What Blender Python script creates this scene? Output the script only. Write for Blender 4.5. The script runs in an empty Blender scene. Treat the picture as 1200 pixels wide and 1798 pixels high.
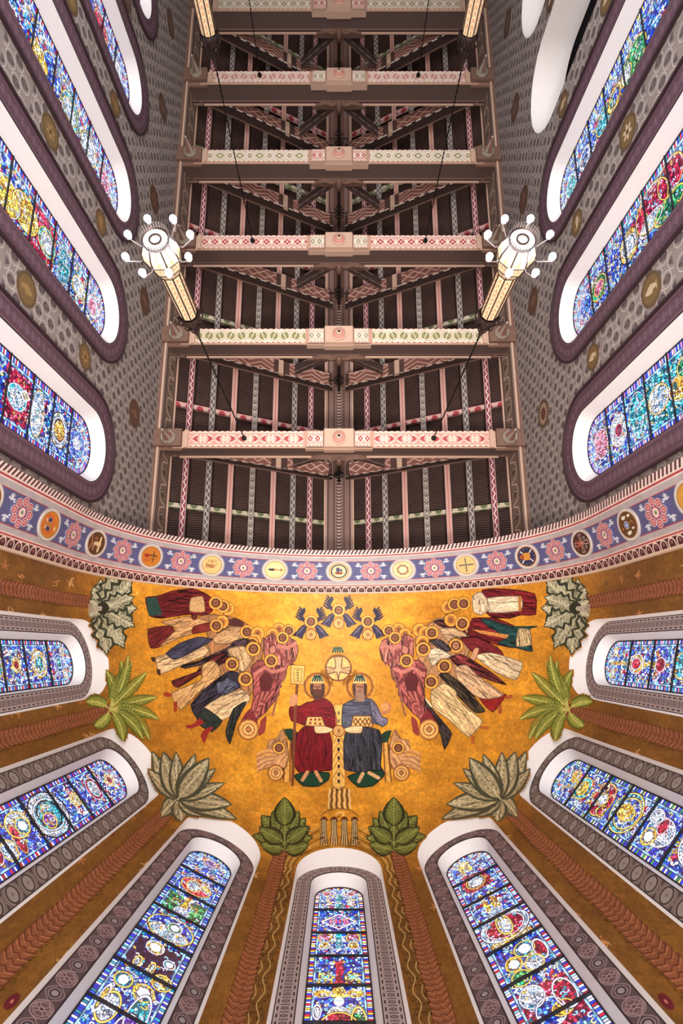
import bpy, math, random
import numpy as np
from mathutils import Vector, Matrix
random.seed(7); np.random.seed(7)
PI = math.pi
SC = bpy.context.scene
COL = SC.collection
# ------------------------------------------------------------------ camera
F, VZ, U0, V0 = 990., 1140.6, 595.5, 899.
TH = math.atan((VZ - V0) / F); CT, ST = math.cos(TH), math.sin(TH)
cd = bpy.data.cameras.new('camera'); cam = bpy.data.objects.new('camera', cd); COL.objects.link(cam)
cd.sensor_fit = 'VERTICAL'; cd.sensor_height = 36.; cd.sensor_width = 24.
cd.lens = 36. * F / 1798.; cd.shift_x = (600 - U0) / 1798.; cd.clip_end = 300
R_, U_, B_ = Vector((1, 0, 0)), Vector((0, -CT, -ST)), Vector((0, ST, -CT))
cam.matrix_world = Matrix((R_, U_, B_)).transposed().to_4x4()
SC.camera = cam
# ------------------------------------------------------------------ world, added fill lights, exposure
w = bpy.data.worlds.new('world'); SC.world = w; w.use_nodes = True
w.node_tree.nodes['Background'].inputs[0].default_value = (.55, .65, .85, 1)
w.node_tree.nodes['Background'].inputs[1].default_value = .4
SC.view_settings.view_transform = 'Standard'; SC.view_settings.look = 'None'
SC.view_settings.gamma = 1; SC.view_settings.use_curve_mapping = False
SC.view_settings.exposure = 0.02
def lamp(name, kind, loc, energy, col=(1, 1, 1), target=None, **kw):
    d = bpy.data.lights.new(name, kind); d.energy = energy; d.color = col
    for k, v in kw.items(): setattr(d, k, v)
    o = bpy.data.objects.new(name, d); COL.objects.link(o); o.location = loc
    if target is not None:
        o.rotation_euler = (Vector(target) - Vector(loc)).to_track_quat('-Z', 'Y').to_euler()
    return o
# unseen fill lights added in choir and nave, all aimed up at the vaults
lamp('apse_fill', 'SPOT', (0, -1.4, .5), 3500, (1, .93, .8), (0, .5, 21), spot_size=math.radians(50), spot_blend=1., shadow_soft_size=.6)
lamp('choir_fill', 'AREA', (0, 0, -.6), 900, (1, .92, .82), (0, 0, 20), shape='DISK', size=7.)
lamp('nave_fill', 'AREA', (0, -15, -.8), 3100, (1, .96, .96), (0, -15, 20), shape='RECTANGLE', size=8., size_y=22.)
lamp('throne_fill', 'SPOT', (0, -1., .5), 1900, (1, .94, .84), (0, 1.4, 21), spot_size=math.radians(26), spot_blend=1., shadow_soft_size=.4)  # added to brighten the gold around the throne
lamp('arch_fill', 'AREA', (0, 3.4, -.5), 800, (1, .92, .86), (0, -11, 21), shape='DISK', size=3., spread=math.radians(75))  # added fill so the apse-facing sides of the trusses get light

# ------------------------------------------------------------------ helpers: projection used for measuring, painting canvases, meshes
def ray(u, v):
    a = u - U0; b = V0 - v
    return (a, -CT * b - ST * F, -ST * b + CT * F)
YC, RA, ZD = -1.75, 7.0, 14.2            # apse axis, radius, springing of the half dome
def chart(u, v):
    """photo point -> (azimuth, height along the meridian) on the apse surface"""
    x, y, z = ray(u, v)
    a = x * x + y * y + z * z; b = -2 * (y * YC + z * ZD); c = YC * YC + ZD * ZD - RA * RA
    D = b * b - 4 * a * c
    if D >= 0:
        k = (-b + math.sqrt(D)) / 2 / a
        if k * z > ZD:
            return math.atan2(k * x, k * y - YC), ZD + RA * math.asin(min(1, (k * z - ZD) / RA))
    a = x * x + y * y; b = -2 * y * YC; c = YC * YC - RA * RA
    k = (-b + math.sqrt(b * b - 4 * a * c)) / 2 / a
    return math.atan2(k * x, k * y - YC), k * z
HP = ZD + RA * PI / 2                    # meridian height of the pole
def ch2xy(az, h):
    r = HP - h
    return (r * math.sin(az), r * math.cos(az))
def PX(u, v): return ch2xy(*chart(u, v))
def apse_pt(az, h, off=0.):
    r = RA - off
    if h > ZD:
        ph = (h - ZD) / RA; rr = r * math.cos(ph); z = ZD + r * math.sin(ph)
    else: rr, z = r, h
    return (rr * math.sin(az), YC + rr * math.cos(az), z)

class Cv:
    """a small painter: canvas in metres, origin (x0,y0), used to paint the flat decoration of surfaces"""
    def __init__(s, x0, y0, w, h, ppm, col):
        s.x0, s.y0, s.p = x0, y0, ppm; s.W = int(round(w * ppm)); s.H = int(round(h * ppm))
        s.a = np.empty((s.H, s.W, 3), np.float32); s.a[:] = np.array(col, np.float32) / 255.
        s.tag = None; s.t = 0; s.tf = None
    def _bb(s, xs, ys, m=0):
        i0 = max(0, int((min(xs) - m - s.x0) * s.p) - 1); i1 = min(s.W, int((max(xs) + m - s.x0) * s.p) + 2)
        j0 = max(0, int((min(ys) - m - s.y0) * s.p) - 1); j1 = min(s.H, int((max(ys) + m - s.y0) * s.p) + 2)
        if i1 <= i0 or j1 <= j0: return None
        X = s.x0 + (np.arange(i0, i1) + .5) / s.p; Y = s.y0 + (np.arange(j0, j1) + .5) / s.p
        return i0, i1, j0, j1, X[None, :], Y[:, None]
    def _put(s, b, A, col):
        i0, i1, j0, j1 = b[:4]; r = s.a[j0:j1, i0:i1]
        A = A[..., None]; c = np.asarray(col, np.float32) / 255.
        r[:] = r * (1 - A) + c * A
        if s.tag is not None and s.t: s.tag[j0:j1, i0:i1][A[..., 0] > .5] = s.t
    def tr(s, pts): return [s.tf(*p) for p in pts] if s.tf else pts
    def poly(s, pts, col, fold=None, a=1., edge=None, smooth=True):
        if smooth and len(pts) > 3: pts = spline(pts, 3)
        pts = s.tr(pts); b = s._bb([p[0] for p in pts], [p[1] for p in pts])
        if b is None: return
        X, Y = b[4], b[5]; m = np.zeros((b[3] - b[2], b[1] - b[0]), bool)
        for (x1, y1), (x2, y2) in zip(pts, pts[1:] + pts[:1]):
            if y1 == y2: continue
            c = (Y > min(y1, y2)) & (Y <= max(y1, y2))
            m ^= c & (X < x1 + (Y - y1) * (x2 - x1) / (y2 - y1))
        col = np.array(col, np.float32)
        if fold:
            ang, per, amp = fold; d = X * math.cos(ang) + Y * math.sin(ang); e = -X * math.sin(ang) + Y * math.cos(ang); o = pts[0][0] * 7 + pts[0][1] * 3
            ph = d / per + .5 * np.sin(e * 1.5 + d * 2.3 + o) + .28 * np.sin(e * 3.7 - d * 5.1 + o * 2)
            q = ph - np.floor(ph); am = .55 + .45 * np.sin(np.floor(ph) * 2.4 + e * 1.9 + o)
            k = ((q - .45) * 1.3 * am + .35 * np.sin(e * 2.9 + d * 3 + o) - .9 * np.clip(1 - q * 7, 0, 1) * am)
            P_ = np.array(pts); P_ = P_ - P_.mean(0); ev, V_ = np.linalg.eigh(P_.T @ P_); ax = math.atan2(V_[1, 1], V_[0, 1]); ext = (P_ @ V_[:, 1]).max() - (P_ @ V_[:, 1]).min(); wid = (P_ @ V_[:, 0]).max() - (P_ @ V_[:, 0]).min()
            rs = np.random.RandomState(int(abs(o) * 1000) % 99991); k = k * .55; cx_, cy_ = np.mean([p[0] for p in pts]), np.mean([p[1] for p in pts])
            for _ in range(int(min(70, 14 + wid * ext * 26))):
                a_ = ax + rs.uniform(-.3, .3); u_, v_ = rs.uniform(-.5, .5) * ext, rs.uniform(-.5, .5) * wid; l_ = ext * rs.uniform(.15, .4)
                x_, y_ = cx_ + u_ * math.cos(ax) - v_ * math.sin(ax), cy_ + u_ * math.sin(ax) + v_ * math.cos(ax)
                dd, ee = (X - x_) * math.cos(a_) + (Y - y_) * math.sin(a_), -(X - x_) * math.sin(a_) + (Y - y_) * math.cos(a_); ee = ee + rs.uniform(-.5, .5) * dd * dd / max(ext, .3)
                k = k + rs.choice([-2.4, -1.5, 1.9]) * np.clip(1 - np.abs(ee) / rs.uniform(.016, .03), 0, 1) * (np.abs(dd) < l_ * .5)
            col = np.clip(col[None, None] * (1 + amp * np.clip(k, -2.6, 1.6))[..., None], 0, 255)
        s._put(b, m.astype(np.float32) * a, col)
        if edge is not None: s.line(pts + pts[:1], edge[0], edge[1], raw=True)
    def line(s, pts, wd, col, raw=False, a=1., sm=False):
        if sm and len(pts) > 2: pts = spline(pts, 4, False)
        if not raw: pts = s.tr(pts)
        for (x1, y1), (x2, y2) in zip(pts, pts[1:]):
            b = s._bb((x1, x2), (y1, y2), wd)
            if b is None: continue
            X, Y = b[4], b[5]; dx, dy = x2 - x1, y2 - y1; L = dx * dx + dy * dy + 1e-12
            t = np.clip(((X - x1) * dx + (Y - y1) * dy) / L, 0, 1)
            d = np.hypot(X - x1 - t * dx, Y - y1 - t * dy)
            s._put(b, np.clip((wd / 2 - d) * s.p + .5, 0, 1) * a, col)
    def ell(s, cx, cy, rx, ry, col, rin=0., rot=0., a=1.):
        """ellipse or ring in metres; rin is the inner fraction"""
        m = max(rx, ry); b = s._bb((cx - m, cx + m), (cy - m, cy + m))
        if b is None: return
        X, Y = b[4] - cx, b[5] - cy
        if rot: X, Y = X * math.cos(rot) + Y * math.sin(rot), -X * math.sin(rot) + Y * math.cos(rot)
        d = np.sqrt((X / rx) ** 2 + (Y / ry) ** 2); k = min(rx, ry) * s.p
        A = np.clip((1 - d) * k + .5, 0, 1)
        if rin: A = A * np.clip((d - rin) * k + .5, 0, 1)
        s._put(b, A * a + 0 * (X + Y), col)
    def noise(s, amp, cell, seed=0, stretch=(1, 1), col=(1, 1, 1)):
        r = np.random.RandomState(seed); out = np.zeros((s.H, s.W), np.float32)
        for o in range(3):
            c = cell / 2 ** o; nx = max(2, int(s.W / s.p / c / stretch[0]) + 2); ny = max(2, int(s.H / s.p / c / stretch[1]) + 2)
            g = r.rand(ny, nx).astype(np.float32) - .5
            X = np.linspace(0, nx - 1.001, s.W); Y = np.linspace(0, ny - 1.001, s.H)
            xi, yi = X.astype(int), Y.astype(int); xf = (X - xi).astype(np.float32); yf = (Y - yi).astype(np.float32)[:, None]
            xf = xf * xf * (3 - 2 * xf); yf = yf * yf * (3 - 2 * yf)
            a0 = g[yi][:, xi] * (1 - xf) + g[yi][:, xi + 1] * xf; a1 = g[yi + 1][:, xi] * (1 - xf) + g[yi + 1][:, xi + 1] * xf
            out += (a0 * (1 - yf) + a1 * yf) * .6 ** o
        s.a *= 1 + amp * out[..., None] * np.array(col, np.float32)
    def image(s, name):
        im = bpy.data.images.new(name, s.W, s.H, alpha=False)
        px = np.ones((s.H, s.W, 4), np.float32); px[..., :3] = np.clip(s.a, 0, 1)
        im.pixels.foreach_set(px.ravel()); im.update(); im.pack(); return im
def spline(p, n=4, closed=True):
    out = []; N = len(p); g = (lambda i: p[i % N]) if closed else (lambda i: p[max(0, min(N - 1, i))])
    for i in range(N if closed else N - 1):
        a, b, c, d = g(i - 1), g(i), g(i + 1), g(i + 2)
        for k in range(n):
            t = k / n
            out.append(tuple(.5 * (2 * b[j] + (c[j] - a[j]) * t + (2 * a[j] - 5 * b[j] + 4 * c[j] - d[j]) * t * t + (-a[j] + 3 * b[j] - 3 * c[j] + d[j]) * t ** 3) * .5 + .5 * (b[j] * (1 - t) + c[j] * t) for j in (0, 1)))
    if not closed: out.append(p[-1])
    return out

def srgb(c):
    return tuple(((x / 255.) / 12.92 if x / 255. <= .04045 else ((x / 255. + .055) / 1.055) ** 2.4) for x in c)
MATS = {}
def mat(name, col=(200, 200, 200), rough=.6, metal=0., emit=0., noise=0., nscale=8., bump=0., spec=.5):
    if name in MATS: return MATS[name]
    m = bpy.data.materials.new(name); m.use_nodes = True; nt = m.node_tree; b = nt.nodes['Principled BSDF']
    c = srgb(col) + (1,)
    b.inputs['Base Color'].default_value = c; b.inputs['Roughness'].default_value = rough; b.inputs['Metallic'].default_value = metal
    b.inputs['Specular IOR Level'].default_value = spec
    if emit: b.inputs['Emission Color'].default_value = c; b.inputs['Emission Strength'].default_value = emit
    if noise or bump:
        tc = nt.nodes.new('ShaderNodeTexCoord'); n = nt.nodes.new('ShaderNodeTexNoise'); n.inputs['Scale'].default_value = nscale; n.inputs['Detail'].default_value = 6
        nt.links.new(tc.outputs['Object'], n.inputs['Vector'])
        if noise:
            mx = nt.nodes.new('ShaderNodeMix'); mx.data_type = 'RGBA'; mx.blend_type = 'MULTIPLY'
            r = nt.nodes.new('ShaderNodeMapRange'); r.inputs[3].default_value = 1 - noise; r.inputs[4].default_value = 1 + noise
            nt.links.new(n.outputs['Fac'], r.inputs[0]); mx.inputs[0].default_value = 1
            mx.inputs[6].default_value = c; nt.links.new(r.outputs[0], mx.inputs[7]); nt.links.new(mx.outputs[2], b.inputs['Base Color'])
        if bump:
            bp = nt.nodes.new('ShaderNodeBump'); bp.inputs['Strength'].default_value = bump; bp.inputs['Distance'].default_value = .02
            nt.links.new(n.outputs['Fac'], bp.inputs['Height']); nt.links.new(bp.outputs[0], b.inputs['Normal'])
    MATS[name] = m; return m
def tmat(name, cv, rough=.6, metal=0., emit=0., ext='REPEAT', interp='Linear', bump=0., spec=.5, mottling=0.):
    m = bpy.data.materials.new(name); m.use_nodes = True; nt = m.node_tree; b = nt.nodes['Principled BSDF']
    t = nt.nodes.new('ShaderNodeTexImage'); t.image = cv.image(name); t.extension = ext; t.interpolation = interp
    out = t.outputs[0]
    if mottling:
        tc = nt.nodes.new('ShaderNodeTexCoord'); n = nt.nodes.new('ShaderNodeTexNoise'); n.inputs['Scale'].default_value = 1.3; n.inputs['Detail'].default_value = 8
        nt.links.new(tc.outputs['Object'], n.inputs['Vector'])
        mx = nt.nodes.new('ShaderNodeMix'); mx.data_type = 'RGBA'; mx.blend_type = 'MULTIPLY'; mx.inputs[0].default_value = 1
        r = nt.nodes.new('ShaderNodeMapRange'); r.inputs[3].default_value = 1 - mottling; r.inputs[4].default_value = 1 + mottling
        nt.links.new(n.outputs['Fac'], r.inputs[0]); nt.links.new(out, mx.inputs[6]); nt.links.new(r.outputs[0], mx.inputs[7]); out = mx.outputs[2]
    nt.links.new(out, b.inputs['Base Color']); b.inputs['Roughness'].default_value = rough; b.inputs['Metallic'].default_value = metal
    b.inputs['Specular IOR Level'].default_value = spec
    if bump:
        bw = nt.nodes.new('ShaderNodeRGBToBW'); bp = nt.nodes.new('ShaderNodeBump'); bp.inputs['Strength'].default_value = bump; bp.inputs['Distance'].default_value = .02
        nt.links.new(t.outputs[0], bw.inputs[0]); nt.links.new(bw.outputs[0], bp.inputs['Height']); nt.links.new(bp.outputs[0], b.inputs['Normal'])
    if emit:
        nt.links.new(t.outputs[0], b.inputs['Emission Color']); b.inputs['Emission Strength'].default_value = emit
    MATS[name] = m; return m

def link(name, data, parent=None, label=None, cat=None, group=None, kind=None):
    o = bpy.data.objects.new(name, data); COL.objects.link(o)
    if parent is not None: o.parent = parent
    if label: o['label'] = label
    if cat: o['category'] = cat
    if group: o['group'] = group
    if kind: o['kind'] = kind
    return o
def empty(name, loc, label=None, cat=None, group=None, kind=None):
    o = link(name, None, None, label, cat, group, kind); o.location = loc; o.empty_display_size = .2; return o

class MB:
    def __init__(s): s.v = []; s.f = []; s.uv = []; s.m = []
    def q(s, pts, uv=None, m=0):
        n = len(s.v); s.v += [tuple(p) for p in pts]; s.f.append(tuple(range(n, n + len(pts))))
        if uv is None:
            a, b, c = (Vector(p) for p in pts[:3]); nn = (b - a).cross(c - a); k = max(range(3), key=lambda i: abs(nn[i])); ij = [(1, 2), (0, 2), (0, 1)][k]
            uv = [(p[ij[0]], p[ij[1]]) for p in pts]
        s.uv += list(uv); s.m.append(m)
    def box(s, a, b, m=0):
        x0, y0, z0 = a; x1, y1, z1 = b
        P = [(x0, y0, z0), (x1, y0, z0), (x1, y1, z0), (x0, y1, z0), (x0, y0, z1), (x1, y0, z1), (x1, y1, z1), (x0, y1, z1)]
        for f in ((0, 3, 2, 1), (4, 5, 6, 7), (0, 1, 5, 4), (1, 2, 6, 5), (2, 3, 7, 6), (3, 0, 4, 7)): s.q([P[i] for i in f], m=m)
    def hull8(s, lo, hi, m=0, uvs=None):
        """lo, hi: two matching quads (end rings) joined into a bar"""
        n = len(lo)
        s.q(lo[::-1], m=m); s.q(hi, m=m)
        for i in range(n):
            j = (i + 1) % n; s.q([lo[i], lo[j], hi[j], hi[i]], m=m)
    def lathe(s, prof, n=16, c=(0, 0, 0), m=0, ph=0., uv=False):
        for (r0, z0), (r1, z1) in zip(prof, prof[1:]):
            for i in range(n):
                a0 = ph + 2 * PI * i / n; a1 = ph + 2 * PI * (i + 1) / n
                P = [(c[0] + r * math.cos(a), c[1] + r * math.sin(a), c[2] + z) for r, a, z in ((r0, a0, z0), (r0, a1, z0), (r1, a1, z1), (r1, a0, z1))]
                if r0 < 1e-6: P = [P[0], P[2], P[3]]
                elif r1 < 1e-6: P = P[:3]
                u = None
                if uv: u = [(i / n, z0), ((i + 1) / n, z0), ((i + 1) / n, z1), (i / n, z1)][:len(P)]
                s.q(P, u, m)
    def tube(s, pts, r, n=8, m=0):
        pts = [Vector(p) for p in pts]; rings = []
        for i, p in enumerate(pts):
            d = (pts[min(i + 1, len(pts) - 1)] - pts[max(i - 1, 0)]).normalized()
            a = d.orthogonal().normalized() if abs(d.z) < .99 else Vector((1, 0, 0)); 
            if abs(d.z) < .99: a = d.cross(Vector((0, 0, 1))).normalized()
            b = d.cross(a); rr = r[i] if isinstance(r, (list, tuple)) else r
            rings.append([p + rr * (math.cos(2 * PI * k / n) * a + math.sin(2 * PI * k / n) * b) for k in range(n)])
        for A, B in zip(rings, rings[1:]):
            for k in range(n): s.q([A[k], A[(k + 1) % n], B[(k + 1) % n], B[k]], m=m)
        s.q(rings[0][::-1], m=m); s.q(rings[-1], m=m)
    def mesh(s, name, mats, smooth=False, weld=True):
        me = bpy.data.meshes.new(name); me.from_pydata(s.v, [], s.f)
        l = me.uv_layers.new(name='UVMap'); l.data.foreach_set('uv', np.array(s.uv, np.float32).ravel())
        for mm in (mats if isinstance(mats, (list, tuple)) else [mats]): me.materials.append(mm)
        me.polygons.foreach_set('material_index', s.m)
        if weld:
            import bmesh
            bm = bmesh.new(); bm.from_mesh(me); bmesh.ops.remove_doubles(bm, verts=bm.verts, dist=1e-4); bm.to_mesh(me); bm.free()
        if smooth:
            me.polygons.foreach_set('use_smooth', [True] * len(me.polygons)); me.set_sharp_from_angle(angle=math.radians(40))
        me.update(); return me
    def build(s, name, mats, parent=None, smooth=False, label=None, cat=None, group=None, kind=None, at=None, weld=True, sub=None):
        if sub is not None: at = tuple(sub.location)
        if sub is not None: loc = (0, 0, 0)
        elif at is None and parent is not None and parent.type == 'EMPTY': at = tuple(parent.location); loc = (0, 0, 0)
        elif at is None: at = loc = (0, 0, 0)
        else: loc = at if parent is None else tuple(Vector(at) - parent.location)
        if any(at): s.v = [(x - at[0], y - at[1], z - at[2]) for x, y, z in s.v]
        o = link(name, s.mesh(name, mats, smooth, weld), parent, label, cat, group, kind); o.location = loc; return o
# ================================================================== painted decoration (tiles)
def tile_damask():
    c = Cv(0, 0, .64, .64, 300, (146, 134, 128)); L = .32
    for i in range(-1, 3):
        for j in range(-1, 4):
            cx = (i + (j % 2) * .5) * .32; cy = j * .32 * .5 * 1.0
            cy = j * .16
            c.ell(cx, cy, .115, .105, (190, 180, 174), .86)
            c.poly([(cx, cy - .085), (cx + .058, cy - .035), (cx + .05, cy + .03), (cx, cy + .085), (cx - .05, cy + .03), (cx - .058, cy - .035)], (88, 78, 78))
            for a in (-1, 1):
                c.line([(cx, cy - .06), (cx + a * .04, cy + .02)], .008, (136, 124, 118)); c.line([(cx, cy - .02), (cx + a * .03, cy + .045)], .008, (136, 124, 118))
            c.line([(cx, cy - .07), (cx, cy + .07)], .007, (66, 58, 60))
    return c
def tile_nave_border():          # across v 0..1 -> .56 m, along u .56 m
    c = Cv(0, 0, .5, .56, 260, (88, 64, 76))
    for a, b, k in ((0, .03, (48, 34, 42)), (.03, .045, (150, 112, 118)), (.07, .085, (120, 84, 96)), (.515, .53, (140, 100, 108)), (.475, .49, (120, 84, 96)), (.53, .56, (50, 36, 42))):
        c.poly([(0, a), (.5, a), (.5, b), (0, b)], k, smooth=False)
    for x in (0, .25, .5):
        c.ell(x, .28, .075, .12, (128, 96, 106), .86); c.ell(x, .28, .055, .09, (112, 86, 104)); c.ell(x, .28, .03, .05, (98, 62, 74))
        c.line([(x, .2), (x, .36)], .012, (140, 110, 116)); c.line([(x - .03, .28), (x + .03, .28)], .012, (140, 110, 116))
    for x in (.125, .375):
        c.line([(x, .14), (x, .42)], .012, (118, 90, 98)); c.line([(x - .05, .34), (x, .28), (x + .05, .34)], .012, (124, 92, 100)); c.line([(x - .05, .22), (x, .28), (x + .05, .22)], .012, (124, 92, 100))
    return c
def tile_grid():
    c = Cv(0, 0, .36, .34, 300, (176, 160, 156))
    for x in (.09, .27):
        for y in (.06, .28):
            c.poly([(x - .05, y - .018), (x + .05, y - .018), (x + .05, y + .018), (x - .05, y + .018)], (70, 54, 56), smooth=False)
        c.ell(x, .17, .045, .055, (64, 50, 54)); c.ell(x, .17, .028, .036, (150, 134, 134)); c.ell(x, .17, .012, .016, (80, 64, 66))
    for x in (0, .18, .36):
        c.poly([(x - .02, .11), (x + .02, .11), (x + .02, .23), (x - .02, .23)], (112, 92, 94), smooth=False)
        c.line([(x, .05), (x, .29)], .01, (90, 74, 76))
    for y in (.11, .23): c.line([(0, y), (.36, y)], .008, (104, 86, 88))
    for y in (.008, .332): c.line([(0, y), (.36, y)], .022, (52, 38, 40))
    return c
def tile_circles():
    c = Cv(0, 0, .42, .34, 300, (112, 98, 92))
    for x in (0, .42):
        pass
    for x in (.21,):
        c.ell(x, .17, .165, .165, (160, 144, 136), .93); c.ell(x, .17, .135, .15, (66, 54, 52)); c.ell(x, .17, .105, .12, (150, 138, 130)); c.ell(x, .17, .02, .024, (90, 76, 74))
        for k in range(8): c.line([(x, .17), (x + .1 * math.cos(k * PI / 4), .17 + .11 * math.sin(k * PI / 4))], .006, (128, 114, 108))
    for x in (0, .42):
        for s in (-1, 1):
            c.poly([(x - .05, .17 + s * .15), (x + .05, .17 + s * .15), (x, .17 + s * .04)], (74, 60, 58), smooth=False); c.line([(x - .05, .17 + s * .15), (x, .17 + s * .03), (x + .05, .17 + s * .15)], .007, (156, 140, 132))
    for y in (.01, .33): c.line([(0, y), (.42, y)], .022, (54, 40, 40))
    return c
def tile_interlace():
    c = Cv(0, 0, .66, .34, 300, (84, 66, 70)); g = (158, 134, 134)
    for k in range(-1, 2):
        ox = k * .66
        c.ell(ox + .2, .17, .17, .15, g, .9); c.ell(ox + .2, .17, .145, .127, (104, 76, 80)); c.ell(ox + .2, .17, .125, .108, g, .9)
        for s in (-1, 1):
            for d in (-.05, 0, .05):
                c.line([(ox + .2 - .09 + abs(d), .17 - s * .07 + d), (ox + .2 + .09 - abs(d), .17 + s * .07 + d)], .011, (168, 142, 140))
        c.ell(ox + .2, .17, .022, .022, (64, 40, 48))
        c.ell(ox + .53, .17, .1, .09, g, .86); c.ell(ox + .53, .17, .075, .068, (52, 42, 60)); c.ell(ox + .53, .17, .052, .048, (150, 140, 136))
        for s in (-1, 1):
            P = [(ox + .53 + .33 * t, .17 + s * .13 * math.cos(PI * t)) for t in [i / 10 for i in range(-10, 11)]]
            c.line(P, .012, g)
    for y in (.01, .33): c.line([(0, y), (.66, y)], .024, (44, 30, 34))
    return c
def tile_purlin(k):
    c = Cv(0, 0, .48, .24, 200, [(150, 70, 84), (96, 84, 80), (196, 128, 116), (110, 100, 96)][k]); n = 16
    if k == 0:
        z = [(i * .12, .07 + .1 * (i % 2)) for i in range(5)]; c.line(z, .045, (232, 212, 206)); c.line([(x, y + .055) for x, y in z], .015, (110, 30, 52)); c.line([(x, y - .055) for x, y in z], .015, (110, 30, 52))
    elif k == 1:
        for i in range(3):
            c.ell(.24 * i, .12, .12, .09, (214, 202, 190), .78); c.ell(.24 * i, .12, .05, .04, (204, 190, 176))
            c.ell(.24 * i + .12, .12, .035, .05, (60, 52, 50))
    elif k == 2:
        for i in range(9):
            for y in (.07, .17): c.ell(i * .06, y, .022, .03, (236, 208, 194), .5)
        c.line([(0, .12), (.48, .12)], .014, (156, 84, 76))
    else:
        P = [(i * .02, .12 + .055 * math.sin(i * .02 / .24 * 2 * PI)) for i in range(25)]
        c.line(P, .03, (220, 210, 200)); c.line([(x, .24 - y) for x, y in P], .012, (52, 46, 48))
    for y in (.012, .228): c.line([(0, y), (.48, y)], .02, (222, 196, 186) if k % 2 == 0 else (190, 178, 166))
    return c
def tile_beam(k):                # under face of the tie beams, .64 wide, .9 m repeat
    base = [(214, 166, 150), (204, 186, 158), (214, 168, 156), (214, 200, 180), (222, 184, 172), (206, 192, 172)][k]
    red, wh, gr = (178, 66, 70), (240, 226, 206), (138, 134, 86)
    c = Cv(0, 0, .86, .64, 150, base)
    if k == 0:
        for s in (-1, 1):
            c.line([(.43 - .2, .32 - s * .16), (.43 + .2, .32 + s * .16)], .06, wh); c.line([(.43 - .2, .32 - s * .12), (.43 + .2, .32 + s * .12)], .022, red)
            c.poly([(.43 + s * .06, .32), (.43 + s * .26, .45), (.43 + s * .2, .32), (.43 + s * .26, .19)], red)
            c.poly([(.43, .32 + s * .05), (.49, .32 + s * .2), (.37, .32 + s * .2)], (228, 150, 130))
        for x in (0, .86):
            c.ell(x, .32, .13, .2, wh, .7); c.ell(x, .32, .07, .1, wh, .5); c.ell(x, .32 + .14, .05, .05, (228, 150, 130)); c.ell(x, .32 - .14, .05, .05, (228, 150, 130))
    elif k in (1, 4):
        c2 = gr if k == 1 else (196, 140, 132)
        for i in range(3):
            x = i * .43; c.ell(x, .32, .17, .19, c2); c.ell(x, .32, .19, .21, wh, .84); c.line([(x - .215, .32 - (.2 if i % 2 else -.2)), (x - .1, .32 - (.24 if i % 2 else -.24)), (x + .1, .32 + (.24 if i % 2 else -.24)), (x + .215, .32 + (.2 if i % 2 else -.2))], .035, wh, sm=True); c.ell(x + .215, .14, .045, .04, wh, .5); c.ell(x + .215, .5, .045, .04, wh, .5); c.line([(x - .1, .26), (x - .02, .38), (x + .08, .3)], .02, (178, 172, 120) if k == 1 else (224, 180, 168), sm=True)
    elif k in (2, 5):
        c2 = red if k == 2 else (150, 140, 112)
        for i in range(3):
            x = i * .43
            for a in range(4): c.ell(x + .09 * math.cos(a * PI / 2), .32 + .09 * math.sin(a * PI / 2), .09, .09, wh)
            for a in range(4): c.ell(x + .085 * math.cos(a * PI / 2), .32 + .085 * math.sin(a * PI / 2), .06, .06, c2)
            c.ell(x, .32, .045, .045, wh); c.ell(x + .215, .32, .04, .14, wh)
    else:
        for i in range(2):
            x = .43 + i * .86 - .43 * i; x = i * .86
            c.poly([(x - .22, .32), (x, .48), (x + .22, .32), (x, .16)], gr, smooth=False); c.poly([(x - .1, .32), (x, .4), (x + .1, .32), (x, .24)], wh, smooth=False); c.line([(x - .22, .32), (x, .5), (x + .22, .32), (x, .14), (x - .22, .32)], .03, wh)
        c.ell(.43, .32, .15, .2, wh, .74); c.ell(.43, .32, .08, .11, gr); c.ell(.43, .32, .04, .05, wh); c.ell(.22, .17, .06, .06, wh, .6); c.ell(.64, .17, .06, .06, wh, .6); c.ell(.22, .47, .06, .06, wh, .6); c.ell(.64, .47, .06, .06, wh, .6)
    for y in (.05, .59): c.line([(0, y), (.86, y)], .03, wh)
    for y in (.015, .625):
        c.line([(0, y), (.86, y)], .03, (150, 60, 62))
        for i in range(4): c.line([(i * .215 + .03, y), (i * .215 + .13, y)], .028, wh)
    return c
def tile_rafter_under(k):
    c = Cv(0, 0, .6, .6, 120, (128, 84, 74)); g = (206, 162, 144)
    if k == 0:
        for s in (1, -1): c.line([(0, .3 - s * .17), (.3, .3 + s * .17), (.6, .3 - s * .17)], .045, g)
    else:
        for o in (-.3, -.1, .1, .3): c.line([(0, .3 + o - .12), (.3, .3 + o + .12), (.6, .3 + o - .12)], .04, g)
    for y in (.03, .57):
        for i in range(3): c.line([(i * .2 + .04, y), (i * .2 + .12, y)], .035, (222, 190, 176))
    return c
def tile_dash(base=(58, 40, 36), dash=(250, 236, 222), top=(150, 116, 104)):
    c = Cv(0, 0, .5, .6, 100, base)
    c.line([(.05, .045), (.27, .045)], .075, dash); c.line([(0, .57), (.5, .57)], .04, top); c.line([(0, .5), (.5, .5)], .015, (96, 70, 64)); c.line([(0, .12), (.5, .12)], .015, (40, 26, 24))
    return c
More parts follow.
